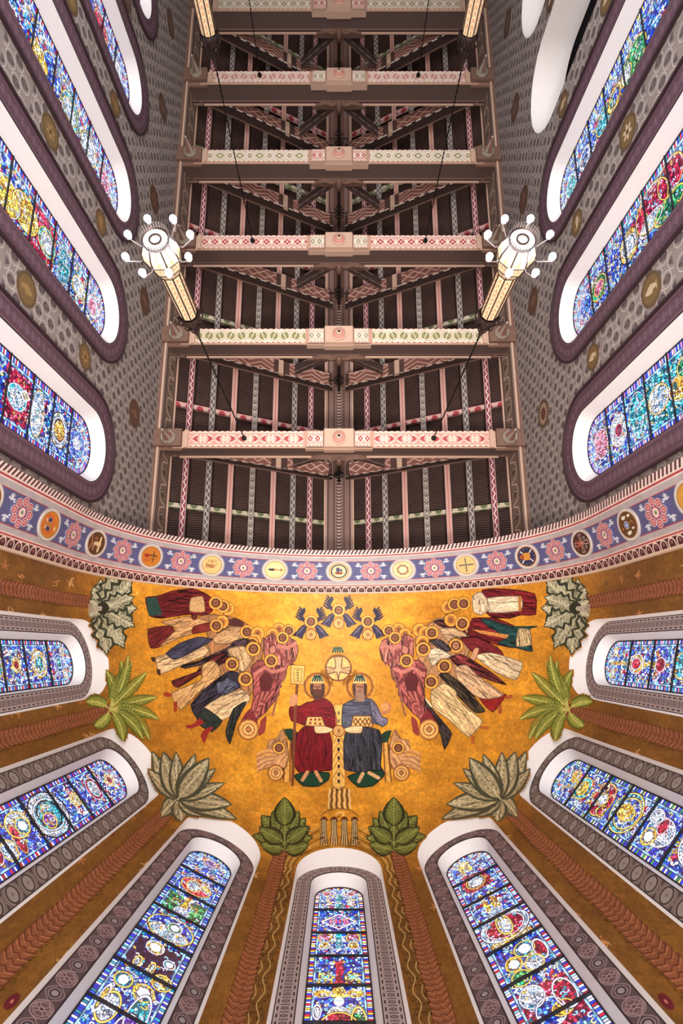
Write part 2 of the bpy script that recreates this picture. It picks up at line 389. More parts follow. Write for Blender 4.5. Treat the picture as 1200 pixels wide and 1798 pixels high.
def tile_beam_side():
    c = Cv(0, 0, .3, 1.1, 120, (108, 86, 78))
    for i in range(6):
        for j in range(14): c.ell(i * .06 + (j % 2) * .03, .12 + j * .05, .014, .018, (74, 56, 52))
    c.poly([(0, 0), (.3, 0), (.3, .07), (0, .07)], (176, 140, 124), smooth=False); c.poly([(0, .07), (.3, .07), (.3, .1), (0, .1)], (96, 60, 54), smooth=False)
    c.poly([(0, .84), (.3, .84), (.3, 1.1), (0, 1.1)], (82, 56, 52), smooth=False)
    for y, k in ((.86, (170, 138, 124)), (.93, (60, 40, 38)), (.99, (196, 164, 148)), (1.05, (188, 156, 142))): c.line([(0, y), (.3, y)], .035, k)
    return c
def tile_plate():
    c = Cv(0, 0, .9, 1.5, 100, (142, 116, 98)); g = (226, 208, 186)
    c.poly([(0, 0), (.9, 0), (.9, .1), (0, .1)], (214, 192, 178), smooth=False); c.line([(0, .16), (.9, .16)], .09, (72, 50, 46)); c.line([(0, .25), (.9, .25)], .05, (150, 122, 108)); c.line([(0, .33), (.9, .33)], .05, (84, 62, 54))
    for x in (-.45, .45, 1.35):
        c.line([(x - .42, 1.15), (x - .3, .6), (x, .45), (x + .3, .6), (x + .42, 1.15)], .05, g, sm=True); c.ell(x, .85, .16, .22, (92, 82, 68)); c.line([(x, .6), (x + .1, .85), (x, 1.1)], .03, g, sm=True)
    c.line([(0, 1.3), (.9, 1.3)], .05, (72, 50, 46)); c.line([(0, 1.43), (.9, 1.43)], .1, (214, 196, 182))
    return c
def tile_ridge():
    c = Cv(0, 0, .3, 1.2, 150, (92, 66, 60))
    for s in (-1, 1):
        for y, w_, k in ((.56, .05, (190, 150, 138)), (.5, .02, (60, 40, 40)), (.44, .03, (170, 130, 118)), (.37, .04, (120, 84, 76)), (.3, .03, (176, 140, 128)), (.22, .02, (140, 104, 94)), (.14, .03, (180, 148, 134))):
            c.line([(0, .6 + s * y), (.3, .6 + s * y)], w_, k)
        for i in range(3): c.line([(i * .1 + .02, .6 + s * .37), (i * .1 + .06, .6 + s * .37)], .03, (206, 176, 160))
    for i in range(2): c.poly([(i * .15 + .02, .6), (i * .15 + .07, .69), (i * .15 + .12, .69), (i * .15 + .07, .6), (i * .15 + .12, .51), (i * .15 + .07, .51)], (222, 196, 180), smooth=False)
    return c
def tile_scallop(k):
    c = Cv(0, 0, .42, .22, 120, (198, 184, 160) if k == 0 else (206, 170, 160))
    g = (104, 112, 74) if k == 0 else (164, 58, 66)
    for x in (0, .42): c.ell(x, .22 if k == 0 else .0, .13, .17, g)
    c.line([(0, .01 if k == 0 else .21), (.42, .01 if k == 0 else .21)], .03, (90, 100, 66) if k == 0 else (150, 60, 60))
    return c
M_PLASTER = mat('white_plaster', (246, 241, 238), .85)
M_WHITE2 = mat('cream_edge', (214, 186, 160), .7)
M_DAM = tmat('damask_wall', tile_damask(), .8, mottling=.12)
M_NB = tmat('nave_border', tile_nave_border(), .7)
M_BORD = [tmat('grid_border', tile_grid(), .7), tmat('interlace_border', tile_interlace(), .7), tmat('circle_border', tile_circles(), .7)]
M_PUR = [tmat('purlin_%d' % k, tile_purlin(k), .7) for k in range(4)]
M_BEAM = [tmat('beam_%d' % k, tile_beam(k), .7) for k in range(6)]
M_RU = [tmat('rafter_under_%d' % k, tile_rafter_under(k), .7) for k in range(2)]
M_RS = tmat('rafter_side', tile_dash(), .7)
M_STR = tmat('strut_side', tile_dash((74, 56, 52), (150, 130, 120), (150, 122, 112)), .7)
M_BS = tmat('beam_side', tile_beam_side(), .7)
M_PLATE = tmat('wall_plate', tile_plate(), .7)
M_RIDGE = tmat('ridge', tile_ridge(), .7)
M_SCAL = [tmat('scallop_%d' % k, tile_scallop(k), .7) for k in range(2)]
M_WOOD = mat('dark_roof_wood', (78, 52, 45), .75, noise=.5, nscale=2.)
M_GAP = mat('gap_shadow_wood', (22, 15, 13), .9)
M_WOOD2 = mat('brown_beam_wood', (122, 92, 78), .7, noise=.25, nscale=5.)
M_CREAM = mat('cream_painted_wood', (204, 170, 148), .65, noise=.08, nscale=6.)
M_PINK = mat('rose_painted_wood', (206, 140, 124), .6)
M_IRON = mat('black_iron', (26, 24, 24), .5, metal=.6)
M_BRONZE = mat('bronze', (92, 78, 74), .35, metal=.8)
M_STEEL = mat('silver_painted_wood', (176, 164, 150), .45, metal=.35)
M_REDP = mat('dull_red_paint', (140, 92, 84), .5)
M_LEAD = mat('dark_lead', (28, 24, 34), .6)
M_FLOOR = mat('stone_floor', (150, 132, 112), .6, noise=.2, nscale=1.)

# ================================================================== stained glass
BL = [(24, 50, 196), (30, 74, 226), (14, 26, 130), (44, 116, 240), (34, 30, 120), (26, 64, 215), (100, 180, 252), (180, 222, 255)]
TE = [(20, 150, 170), (60, 200, 220), (16, 110, 110), (150, 225, 240)]
RD = [(200, 24, 50), (160, 14, 40), (235, 70, 90), (120, 10, 40)]
WH = [(235, 245, 255), (205, 230, 250), (255, 250, 235), (170, 210, 245)]
YE = [(250, 205, 60), (240, 160, 40), (255, 235, 150)]
GR = [(30, 140, 80), (80, 180, 90), (20, 90, 60)]
PU = [(120, 60, 170), (170, 120, 220), (70, 30, 120)]
PINK = [(235, 130, 160), (200, 90, 110)]
PALS = dict(b=BL, t=TE, r=RD, w=WH, y=YE, g=GR, p=PU, k=[(24, 16, 44), (40, 24, 60)], m=PINK, n=BL + BL + TE + RD + WH + YE)
def glass_canvas(seed, hw, zc, zb, shapes, bg='b', border='rwb', cell=.062, ppm=100):
    """zc: centre height of the arched top (radius hw), zb: sill. shapes: (kind, x, z, rx, rz, palette[, palette2])"""
    r = np.random.RandomState(seed); ztop = zc + hw
    c = Cv(-hw, zb, 2 * hw, ztop - zb, ppm, (0, 0, 0))
    X = c.x0 + (np.arange(c.W) + .5) / ppm; Z = c.y0 + (np.arange(c.H) + .5) / ppm
    X, Z = np.meshgrid(X, Z); X = X.astype(np.float32); Z = Z.astype(np.float32)
    def vor(cx, cz, jit=.85):
        gx = ((X - c.x0) / cx).astype(int); gz = ((Z - c.y0) / cz).astype(int)
        nx, nz = gx.max() + 3, gz.max() + 3; J = (r.rand(nz, nx, 2) - .5) * jit
        f1 = np.full(X.shape, 9e9, np.float32); f2 = f1.copy(); id_ = np.zeros(X.shape, int)
        for dz in (-1, 0, 1):
            for dx in (-1, 0, 1):
                ix = gx + dx + 1; iz = gz + dz + 1
                ix = np.clip(ix, 0, nx - 1); iz = np.clip(iz, 0, nz - 1)
                sx = c.x0 + (ix - 1 + .5 + J[iz, ix, 0]) * cx; sz = c.y0 + (iz - 1 + .5 + J[iz, ix, 1]) * cz
                d = np.hypot((X - sx) / cx, (Z - sz) / cz); new = d < f1
                f2 = np.where(new, f1, np.minimum(f2, d)); id_ = np.where(new, iz * nx + ix, id_); f1 = np.where(new, d, f1)
        n = nx * nz; iz, ix = np.divmod(np.arange(n), nx)
        sx = c.x0 + (ix - .5 + J[iz, ix, 0]) * cx; sz = c.y0 + (iz - .5 + J[iz, ix, 1]) * cz
        return id_, f2 - f1, sx, sz
    id_, edge, sx, sz = vor(cell, cell * 1.25)
    n = len(sx)
    def pick(pal, m):
        P = np.array(PALS[pal]); return P[r.randint(0, len(P), m)]
    col = pick(bg, n).astype(float)
    k = r.rand(n) < .2; col[k] = pick('n', k.sum())
    def edist(x, z):              # distance inside the arched outline
        return np.where(z > zc, hw - np.hypot(x, z - zc), hw - np.abs(x))
    # symmetric ornament field: paired scroll rings
    per = hw * 1.25
    q = (zc + hw - sz) % per - per / 2; d = np.hypot(np.abs(sx) - hw * .38, q)
    k = (np.abs(d - hw * .25) < cell * .45); col[k] = pick('w', k.sum())
    k = d < hw * .12; col[k] = pick('r', k.sum())
    for s in shapes:
        kd, x, z, rx, rz = s[:5]; x *= hw; rx *= hw
        e = np.sqrt(((sx - x) / rx) ** 2 + ((sz - z) / rz) ** 2)
        if kd == 'E': k = e < 1
        elif kd == 'R': k = (e < 1) & (e > .62)
        elif kd == 'H':            # head with halo
            k = e < 1; col[k] = pick(s[5], k.sum()); k = e < .55; col[k] = pick('w', k.sum()); continue
        elif kd == 'B': k = (np.abs(sx - x) < rx) & (np.abs(sz - z) < rz)
        elif kd == 'D': k = (np.abs(sx - x) / rx + np.abs(sz - z) / rz) < 1
        col[k] = pick(s[5], k.sum())
    col *= (r.rand(n, 1) ** 1.6 * 1.1 + .62)
    img = col[id_]; g_ = np.clip((edge - .35) * .75, 0, .42)[..., None]; img = img * (1 - g_) + (img * .5 + np.array((120, 150, 170)) * (img.mean(2, keepdims=True) / 110)) * g_; lead = np.clip((edge - .07) * 9, 0, 1)[..., None]  # whitens the piece centres, a backlit glow painted into the colour
    # fine streaks of painted drapery inside the pieces
    img = img * (.86 + .2 * np.sin((X * 70 + np.sin(Z * 9) * 3 + id_ % 7))[..., None])
    # border fillets of small rectangular pieces
    ed = edist(X, Z); t = np.where(Z > zc, np.arctan2(X, Z - zc) * hw, Z + np.where(X > 0, 40, 0)); bw = hw * .2; P = .055
    kk = np.floor(t / P).astype(int); fr = t / P - kk
    pals = [PALS[a] for a in border]; cols = np.array([p[0] if i % 2 == 0 else p[-1] for i, p in enumerate(pals)] + [PALS['b'][1], PALS['w'][0], PALS['b'][0]])
    hsh = (kk * 7919 + (kk // 3) * 104729) % len(cols)
    bcol = cols[hsh] * (.75 + .4 * ((kk * 31) % 5 / 5.))[..., None]
    inb = ed < bw
    blead = np.clip(np.minimum(np.minimum(fr, 1 - fr) * P, np.minimum(np.abs(ed - bw), np.abs(ed - bw * .08))) * 90 - .25, 0, 1)[..., None]
    strip = (ed >= bw) & (ed < bw * 1.35)
    img = np.where(inb[..., None], bcol, img); lead = np.where(inb[..., None], blead, lead)
    img = np.where(strip[..., None], np.array((150, 215, 250)) * (.6 + .4 * (np.floor(t / .2) % 2))[..., None], img)
    lead = np.where(strip[..., None], np.clip(np.minimum(np.abs(ed - bw), np.abs(ed - bw * 1.35)) * 120 - .2, 0, 1)[..., None], lead)
    img = img * lead + np.array((12, 14, 52)) * (1 - lead)
    c.a[:] = np.clip(img / 255., 0, 1)
    nb = int((ztop - zb) * hw * 38)
    for k in range(nb):
        x, z = r.uniform(.04, hw * .7), r.uniform(zb, ztop - .1); i_, j_ = int((x - c.x0) * ppm), min(c.H - 1, int((z - zb) * ppm)); q = c.a[j_, min(c.W - 1, i_)]
        if q[2] < q[0] + .12 and k % 3: continue
        R_ = r.uniform(.03, .065); a0 = r.uniform(0, 6.28); pl = PALS[('w', 't', 'w', 'y')[k % 4]]; cl = pl[r.randint(len(pl))]
        L = [(R_ * (1 - t * .14) * math.cos(a0 + t * .85), R_ * (1 - t * .14) * math.sin(a0 + t * .85)) for t in range(6)]
        for s_ in (-1, 1): c.line([(s_ * (x + p), z + q_) for p, q_ in L], .034, (14, 16, 60)); c.line([(s_ * (x + p), z + q_) for p, q_ in L], .017, cl)
    # crisp leads and features over the pieces
    for s in shapes:
        kd, x, z, rx, rz = s[:5]; x *= hw; rx *= hw
        if kd in 'EH': c.ell(x, z, rx * 1.04, rz * 1.04, (12, 8, 24), 1 - .03 / max(rx, .08)); c.ell(x, z, rx, rz, (220, 226, 240) if int(z * 10) % 2 else (246, 206, 90), 1 - .018 / max(rx, .08))
        if kd == 'H':
            c.ell(x, z, rx * .7, rz * .7, (30, 24, 60), .9); c.ell(x, z, rx * .5, rz * .56, (225, 236, 250)); c.line([(x - rx * .2, z + rz * .1), (x - rx * .1, z + rz * .1)], .012, (60, 50, 90)); c.line([(x + rx * .1, z + rz * .1), (x + rx * .2, z + rz * .1)], .012, (60, 50, 90)); c.line([(x, z + rz * .1), (x, z - rz * .12)], .01, (110, 110, 150)); c.line([(x - rx * .12, z - rz * .25), (x + rx * .12, z - rz * .25)], .01, (150, 60, 80))
        if kd == 'R': c.ell(x, z, rx * 1.03, rz * 1.03, (12, 8, 24), .94); c.ell(x, z, rx * .62, rz * .62, (12, 8, 24), .9)
        if kd == 'D': c.line([(x - rx, z), (x, z + rz), (x + rx, z), (x, z - rz), (x - rx, z)], .03, (235, 220, 240))
    return c
# ================================================================== mural of the half dome (painted on the plaster, in metres along the surface)
MU = Cv(-19.6, -.9, 39.2, 20.5, 90, (220, 150, 46))
MU.noise(.2, 1.5, 1, (1, 1), (.75, 1, 1.3)); MU.noise(.1, .3, 2, (2.2, .8), (.8, 1, 1.3)); MU.noise(.08, .12, 3)
_g = np.random.RandomState(3).rand(60, 120).astype(np.float32)[np.arange(MU.H)[:, None] // 31, np.arange(MU.W)[None, :] // 31]; MU.a *= (.955 + .09 * _g)[..., None]; del _g
MU.tag = np.zeros((MU.H, MU.W), np.int16)
# gold darkening to ochre down the drum between the windows, by a smooth ramp
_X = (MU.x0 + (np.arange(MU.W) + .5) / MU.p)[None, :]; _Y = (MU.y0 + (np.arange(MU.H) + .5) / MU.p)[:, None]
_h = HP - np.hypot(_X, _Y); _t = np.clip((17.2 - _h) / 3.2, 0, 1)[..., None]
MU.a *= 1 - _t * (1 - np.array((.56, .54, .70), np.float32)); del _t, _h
TAGS = []
def begin(name, label): TAGS.append((name, label)); MU.t = len(TAGS)
def end(): MU.t = 0
MU.tf = PX
def Z(ox, oy, sc): return lambda *p: [(ox + a / sc, oy + b / sc) for a, b in p]
def circ(u, v, r, n=18, ry=None): return [(u + r * math.cos(2 * PI * k / n), v + (ry or r) * math.sin(2 * PI * k / n)) for k in range(n)]
BRN, DBR, GLD, PALE = (104, 56, 34), (62, 34, 26), (238, 178, 78), (252, 214, 130)
def pc(pts, col, **k): MU.poly(pts, col, smooth=False, **k)
def halo(u, v, r, face=(150, 96, 66), hair=(92, 52, 40), dx=0, dy=0, ghost=False):
    pc(circ(u, v, r), GLD); L = circ(u, v, r); MU.line(L + L[:1], .025, (150, 84, 40))
    pc(circ(u, v, r * .68), (214, 140, 56) if ghost else hair)
    pc(circ(u + dx * r * .2, v + dy * r * .2, r * .44, ry=r * .5), face if not ghost else (166, 104, 62))
    for s in (-1, 1): MU.line([(u + dx * r * .2 + s * r * .17 - r * .07, v + dy * r * .2 - r * .08), (u + dx * r * .2 + s * r * .17 + r * .07, v + dy * r * .2 - r * .08)], .025, DBR)
    MU.line([(u + dx * r * .2, v + dy * r * .2 - r * .05), (u + dx * r * .2 + r * .04, v + dy * r * .2 + r * .12)], .02, (112, 66, 46)); MU.line([(u + dx * r * .2 - r * .1, v + dy * r * .2 + r * .24), (u + dx * r * .2 + r * .1, v + dy * r * .2 + r * .24)], .022, (120, 48, 44))
def rings(u, v, r):
    for k, c_ in ((1, (214, 150, 84)), (.82, (240, 190, 104)), (.66, (190, 120, 70)), (.5, (246, 204, 124)), (.3, (196, 128, 74))): pc(circ(u, v, r * k), c_)
    L = circ(u, v, r); MU.line(L + L[:1], .03, (130, 72, 40)); L = spline([(u - r * .3, v), (u, v - r * .35), (u + r * .3, v), (u, v + r * .3)], 4); MU.line(L, .025, (128, 70, 44))
def robe(pts, col, ang=90, per=.2, amp=.17, ed=None):
    MU.poly(pts, col, fold=(math.radians(ang), per, amp), edge=(.03, ed or tuple(x * .55 for x in col)))
def feather(pts, base, tip, n=7, wd=.1, col=(60, 40, 44), spread=1.):
    (x0, y0), (x1, y1) = base, tip
    for k in range(n):
        t = (k / (n - 1) - .5) * spread; nx, ny = -(y1 - y0), (x1 - x0); e = (x1 + nx * t, y1 + ny * t); s_ = (x0 + nx * t * .35, y0 + ny * t * .35)
        MU.line([s_, ((s_[0] + e[0]) / 2 + nx * t * .15, (s_[1] + e[1]) / 2 + ny * t * .15), e], wd, tuple(c * (.8 + .35 * (k % 2)) for c in col), sm=True)
def wing(pts, col, ang=20, per=.14): MU.poly(pts, col, fold=(math.radians(ang), per, .35), edge=(.03, tuple(x * .5 for x in col)))
def seraph(u, v, s=1.):
    nv = (40, 36, 62)
    for d in (-1, 1):
        MU.poly([(u + d * 8 * s, v + 2 * s), (u + d * 18 * s, v - 4 * s), (u + d * 21 * s, v - 14 * s), (u + d * 12 * s, v - 26 * s), (u + d * 9 * s, v - 20 * s), (u + d * 14 * s, v - 10 * s), (u + d * 6 * s, v - 2 * s)], nv)
        MU.poly([(u + d * 6 * s, v + 4 * s), (u + d * 16 * s, v + 6 * s), (u + d * 30 * s, v + 22 * s), (u + d * 22 * s, v + 22 * s), (u + d * 20 * s, v + 30 * s), (u + d * 10 * s, v + 18 * s)], nv)
        for k in range(5):
            a = math.radians(-100 + k * 22); MU.line([(u + d * (15 + k) * s, v + (-20 + 4 * k) * s), (u + d * (15 + k + 7 * math.cos(a * .5)) * s, v + (-26 + 4 * k) * s)], .06, nv)
            MU.line([(u + d * (12 + 3 * k) * s, v + (14 + k) * s), (u + d * (16 + 3.5 * k) * s, v + (28 - 1.2 * k) * s)], .06, (58, 52, 84) if k % 2 else nv)
        for k in range(4): MU.line([(u + d * (10 + 2.5 * k) * s, v + (7 + 3 * k) * s), (u + d * (18 + 2.5 * k) * s, v + (11 + 3.5 * k) * s)], .02, (130, 110, 120))
    halo(u, v - 1 * s, 11.5 * s); rings(u, v + 22 * s, 9.5 * s)

# --- enthroned pair
begin('painted_enthroned_pair', 'two crowned bearded figures in red and in blue-grey robes enthroned side by side on gold')
z = Z(440, 1020, 4)
for cx in (470, 768): 
    L = circ(*z((cx, 740))[0], 28); MU.line(L + L[:1], .02, (232, 176, 84)); L = circ(*z((cx, 740))[0], 22.5); MU.line(L + L[:1], .06, (138, 82, 40)); L = circ(*z((cx, 740))[0], 20); MU.line(L + L[:1], .02, (190, 120, 54))
pc(z((240, 1130), (285, 1130), (280, 1415), (225, 1412)), (230, 172, 84)); pc(z((930, 1130), (968, 1130), (995, 1412), (945, 1415)), (230, 172, 84))
for a, b in (((245, 1130), (232, 1412)), ((280, 1130), (276, 1412)), ((935, 1130), (950, 1412)), ((965, 1130), (990, 1410))): MU.line(z(a, b), .04, (122, 68, 36))
MU.poly(z((235, 1045), (290, 1040), (330, 1065), (330, 1130), (270, 1120)), (34, 62, 44)); MU.poly(z((992, 1052), (945, 1060), (900, 1100), (905, 1140), (965, 1130)), (34, 62, 44))
MU.poly(z((585, 890), (620, 870), (655, 890), (665, 1440), (575, 1440)), (240, 188, 96), edge=(.03, (180, 112, 50)))
for yy in (930, 985, 1120, 1185, 1245, 1305, 1360, 1410): pc(z((612, yy - 12), (628, yy - 12), (628, yy + 12), (612, yy + 12)), (40, 40, 50))
for yy in (1080, 1140, 1200, 1260, 1320): MU.line(z((585, yy + 60), (620, yy), (655, yy + 60)), .03, (180, 112, 50), sm=True)
# left figure, red
robe(z((430, 850), (475, 825), (530, 830), (575, 870), (605, 960), (605, 1040), (560, 1040), (470, 1040), (400, 1020), (340, 1000), (290, 985), (272, 930), (280, 885), (350, 880), (395, 855)), (126, 28, 34), 70)
robe(z((400, 1010), (470, 1040), (555, 1070), (572, 1150), (572, 1325), (520, 1335), (430, 1345), (350, 1350), (320, 1320), (290, 1250), (290, 1120), (330, 1070)), (118, 24, 32), 8, .22)
MU.poly(z((305, 1370), (400, 1345), (550, 1350), (545, 1400), (470, 1445), (370, 1440)), (28, 66, 46), edge=(.04, (24, 34, 26)))
for a, b in (((400, 1345), (365, 1400)), ((460, 1345), (495, 1405))): MU.line(z(a, b), .13, (214, 150, 100))
# right figure, blue grey
robe(z((690, 850), (760, 822), (840, 830), (885, 880), (900, 940), (925, 990), (905, 1010), (850, 1000), (820, 1030), (720, 1030), (660, 1040), (640, 1000), (645, 920), (655, 870)), (88, 88, 104), 80, .14)
robe(z((845, 830), (885, 870), (925, 955), (960, 965), (962, 1000), (930, 1025), (890, 1000), (850, 930)), (120, 112, 132), 60)
robe(z((700, 1030), (820, 1030), (905, 1050), (925, 1130), (915, 1300), (930, 1330), (850, 1330), (770, 1350), (700, 1335), (660, 1320), (655, 1140), (670, 1070)), (58, 58, 66), 5, .2, .3)
MU.poly(z((685, 1375), (800, 1340), (932, 1335), (935, 1375), (860, 1440), (760, 1450)), (28, 66, 46), edge=(.04, (24, 34, 26)))
for a, b in (((790, 1355), (762, 1410)), ((835, 1350), (900, 1385))): MU.line(z(a, b), .13, (222, 170, 120))
for pts in (((400, 955), (500, 955), (528, 1030), (385, 1018)), ((725, 950), (845, 950), (858, 1025), (708, 1025))): pc(z(*pts), (236, 190, 112), edge=(.03, (110, 62, 36)))
for cx, cy in ((425, 975), (455, 975), (485, 975), (420, 1000), (455, 1003), (490, 1006)): pc(circ(*z((cx, cy))[0], 2.2), (150, 60, 50))
for cx in (740, 772, 805, 832): MU.line(z((cx - 14, 990), (cx, 965), (cx + 14, 990), (cx, 1015), (cx - 14, 990)), .035, (110, 62, 36))
for s, fx in ((1, 470), (-1, 768)):
    MU.poly(z((fx - 48, 720), (fx + 48, 720), (fx + 50, 800), (fx + 20, 830), (fx - 20, 830), (fx - 48, 790)), (84, 52, 42)); MU.poly(z((fx - 26, 720), (fx + 26, 720), (fx + 26, 770), (fx, 800), (fx - 26, 770)), (176, 118, 84))
    MU.poly(z((fx - 26, 765), (fx, 760), (fx + 26, 765), (fx + (18 if s > 0 else 34), 800 if s > 0 else 845), (fx - (18 if s > 0 else 30), 800 if s > 0 else 845)), (96, 58, 44) if s > 0 else (160, 124, 100))
    for d in (-1, 1): MU.line(z((fx + d * 12 - 6, 745), (fx + d * 12 + 6, 745)), .03, DBR)
    MU.line(z((fx, 745), (fx + 3, 762)), .02, BRN); MU.line(z((fx - 9, 776), (fx + 9, 776)), .03, (120, 50, 44))
    pc(z((fx - 46, 722), (fx - 46, 700), (fx + 46, 700), (fx + 46, 722)), (238, 190, 110)); MU.poly(z((fx - 42, 700), (fx - 28, 672), (fx, 660), (fx + 28, 672), (fx + 42, 700)), (230, 216, 150))
    for k in range(-2, 3): MU.line(z((fx + k * 17, 702), (fx + k * 9, 668)), .055, (30, 62, 60))
MU.line(z((328, 730), (315, 900), (295, 1435)), .1, (124, 70, 42)); pc(z((285, 590), (380, 597), (375, 730), (285, 722)), (246, 200, 116), edge=(.03, (160, 98, 44))); pc(z((305, 612), (362, 616), (358, 712), (303, 708)), (240, 186, 96), edge=(.02, (160, 98, 44)))
for k in range(5): pc(z((325, 625 + k * 17), (340, 625 + k * 17), (340, 633 + k * 17), (325, 633 + k * 17)), (90, 90, 60))
MU.poly(z((270, 860), (290, 800), (325, 800), (335, 850), (300, 885)), (214, 150, 104)); MU.poly(z((920, 870), (960, 850), (995, 880), (970, 930), (920, 940)), (196, 128, 84)); pc(circ(*z((945, 885))[0], 7), (226, 160, 96))
for s in (-1, 1): MU.poly(z((618 + s * 30, 1045), (618 + s * 90, 1022), (618 + s * 170, 1020), (618 + s * 160, 1070), (618 + s * 80, 1070)), (240, 204, 150), edge=(.02, BRN))
MU.poly(z((600, 895), (640, 895), (640, 1020), (600, 1020)), (244, 196, 110), a=.5)
rings(*z((620, 1055))[0], 10)
end()
begin('painted_dove', 'winged dove inside a brown ring under a small crown on gold')
for r_, w_, c_ in ((31, .02, (214, 150, 66)), (28, .02, (214, 150, 66)), (22.5, .07, (140, 84, 42))): L = circ(*z((618, 612))[0], r_, 28); MU.line(L + L[:1], w_, c_)
pc(circ(*z((618, 612))[0], 21), (238, 192, 116))
MU.poly(z((618, 700), (605, 640), (545, 655), (530, 605), (590, 615), (600, 590), (592, 535), (645, 535), (638, 590), (645, 615), (705, 605), (692, 655), (630, 640)), (222, 180, 130), edge=(.035, (120, 76, 50)))
for k in range(5):
    for s in (-1, 1): MU.line(z((618 + s * (28 + k * 12), 620), (618 + s * (28 + k * 13), 648)), .02, (140, 92, 58))
for k in range(-2, 3): MU.line(z((614 + k * 18, 500), (614 + k * 12, 470)), .06, (36, 84, 70))
end()
begin('painted_cherubs', 'three small angel heads with dark blue wings and round discs')
for x_, y_ in ((425, 290), (620, 210), (825, 290)): seraph(*z((x_, y_))[0])
end()
# --- wings with wheels beside the throne
for s, lab in ((-1, 'left'), (1, 'right')):
    begin('painted_wheel_angel', 'pale winged head above a spoked wheel at the %s side of the throne' % lab)
    q = lambda *p: z(*[(620 + s * (a - 620), b) for a, b in p])
    MU.poly(q((1015, 1045), (1060, 1110), (1110, 1120), (1125, 1190), (1080, 1200), (1100, 1240), (1190, 1230), (1180, 1330), (1100, 1310), (1000, 1320), (975, 1240), (985, 1130)), (206, 150, 100), fold=(1.2, .16, .16), edge=(.025, (140, 92, 58)))
    for k in range(8): MU.line(q((1070, 1200 + k * 12), (1130, 1190 + k * 16), (1195, 1215 + k * 19)), .05, (190, 132, 90) if k % 2 else (226, 172, 114), sm=True)
    halo(*q((1040, 1175))[0], 11); rings(*q((1062, 1350))[0], 14); end()
# --- left company
def company(L, lab):
    for name, label, fn in L: begin(name, label); fn(); end()
z5 = Z(240, 1020, 4); z7 = Z(650, 1020, 4)
def h5(x, y, r=12, **k): halo(*z5((x, y))[0], r, **k)
def h7(x, y, r=12, **k): halo(*z7((x, y))[0], r, **k)
def serL(z, m=lambda a: a):
    c1, c2 = (176, 104, 92), (150, 80, 74)
    for a, b, g in ((1000, 340, True), (1070, 350, False), (955, 375, True)): halo(*z((m(a), b))[0], 11, ghost=g)
    wing(z(*[(m(a), b) for a, b in ((895, 410), (940, 378), (1000, 400), (1060, 395), (1115, 420), (1135, 480), (1115, 560), (1060, 600), (1045, 680), (990, 740), (960, 640), (900, 540))]), c1)
    halo(*z((m(1025), 400))[0], 11)
    MU.line(z((m(915), 420), (m(960), 450), (m(1030), 540), (m(1090), 580)), .12, (140, 72, 68), sm=True); MU.line(z((m(1115), 440), (m(1060), 470), (m(990), 460), (m(940), 520)), .12, (196, 124, 108), sm=True)
    MU.poly(z((m(930), 470), (m(970), 450), (m(980), 500), (m(940), 520)), (196, 130, 110), edge=(.04, (120, 60, 56)))
    wing(z(*[(m(a), b) for a, b in ((805, 620), (850, 560), (900, 560), (960, 590), (1030, 600), (1040, 660), (1000, 740), (1000, 800), (950, 870), (900, 930), (860, 960), (830, 1000), (790, 940), (815, 860), (820, 720))]), (162, 84, 80), 60)
    halo(*z((m(945), 562))[0], 12)
    MU.line(z((m(810), 630), (m(880), 610), (m(940), 660), (m(1010), 740)), .13, (122, 60, 60), sm=True); MU.line(z((m(1030), 620), (m(960), 640), (m(900), 610), (m(830), 660)), .13, (198, 122, 108), sm=True)
    MU.poly(z(*[(m(a), b) for a, b in ((860, 690), (910, 640), (960, 700), (930, 790), (880, 800))]), (96, 40, 40))
    for k in range(7): MU.line(z((m(870 + k * 18), 780), (m(850 + k * 10), 880 - k * 4), (m(830 + k * 8), 975 - k * 22)), .07, (196, 116, 100) if k % 2 else (134, 60, 60), sm=True)
    MU.line(z((m(1050), 620), (m(1000), 760), (m(955), 945)), .06, (150, 90, 76)); MU.poly(z(*[(m(a), b) for a, b in ((870, 985), (912, 950), (900, 1060), (855, 1092))]), (150, 62, 52))
    MU.poly(z(*[(m(a), b) for a, b in ((730, 990), (790, 900), (840, 960), (850, 1010), (790, 1000), (740, 1050))]), (130, 48, 50)); rings(*z((m(785), 1045))[0], 18)
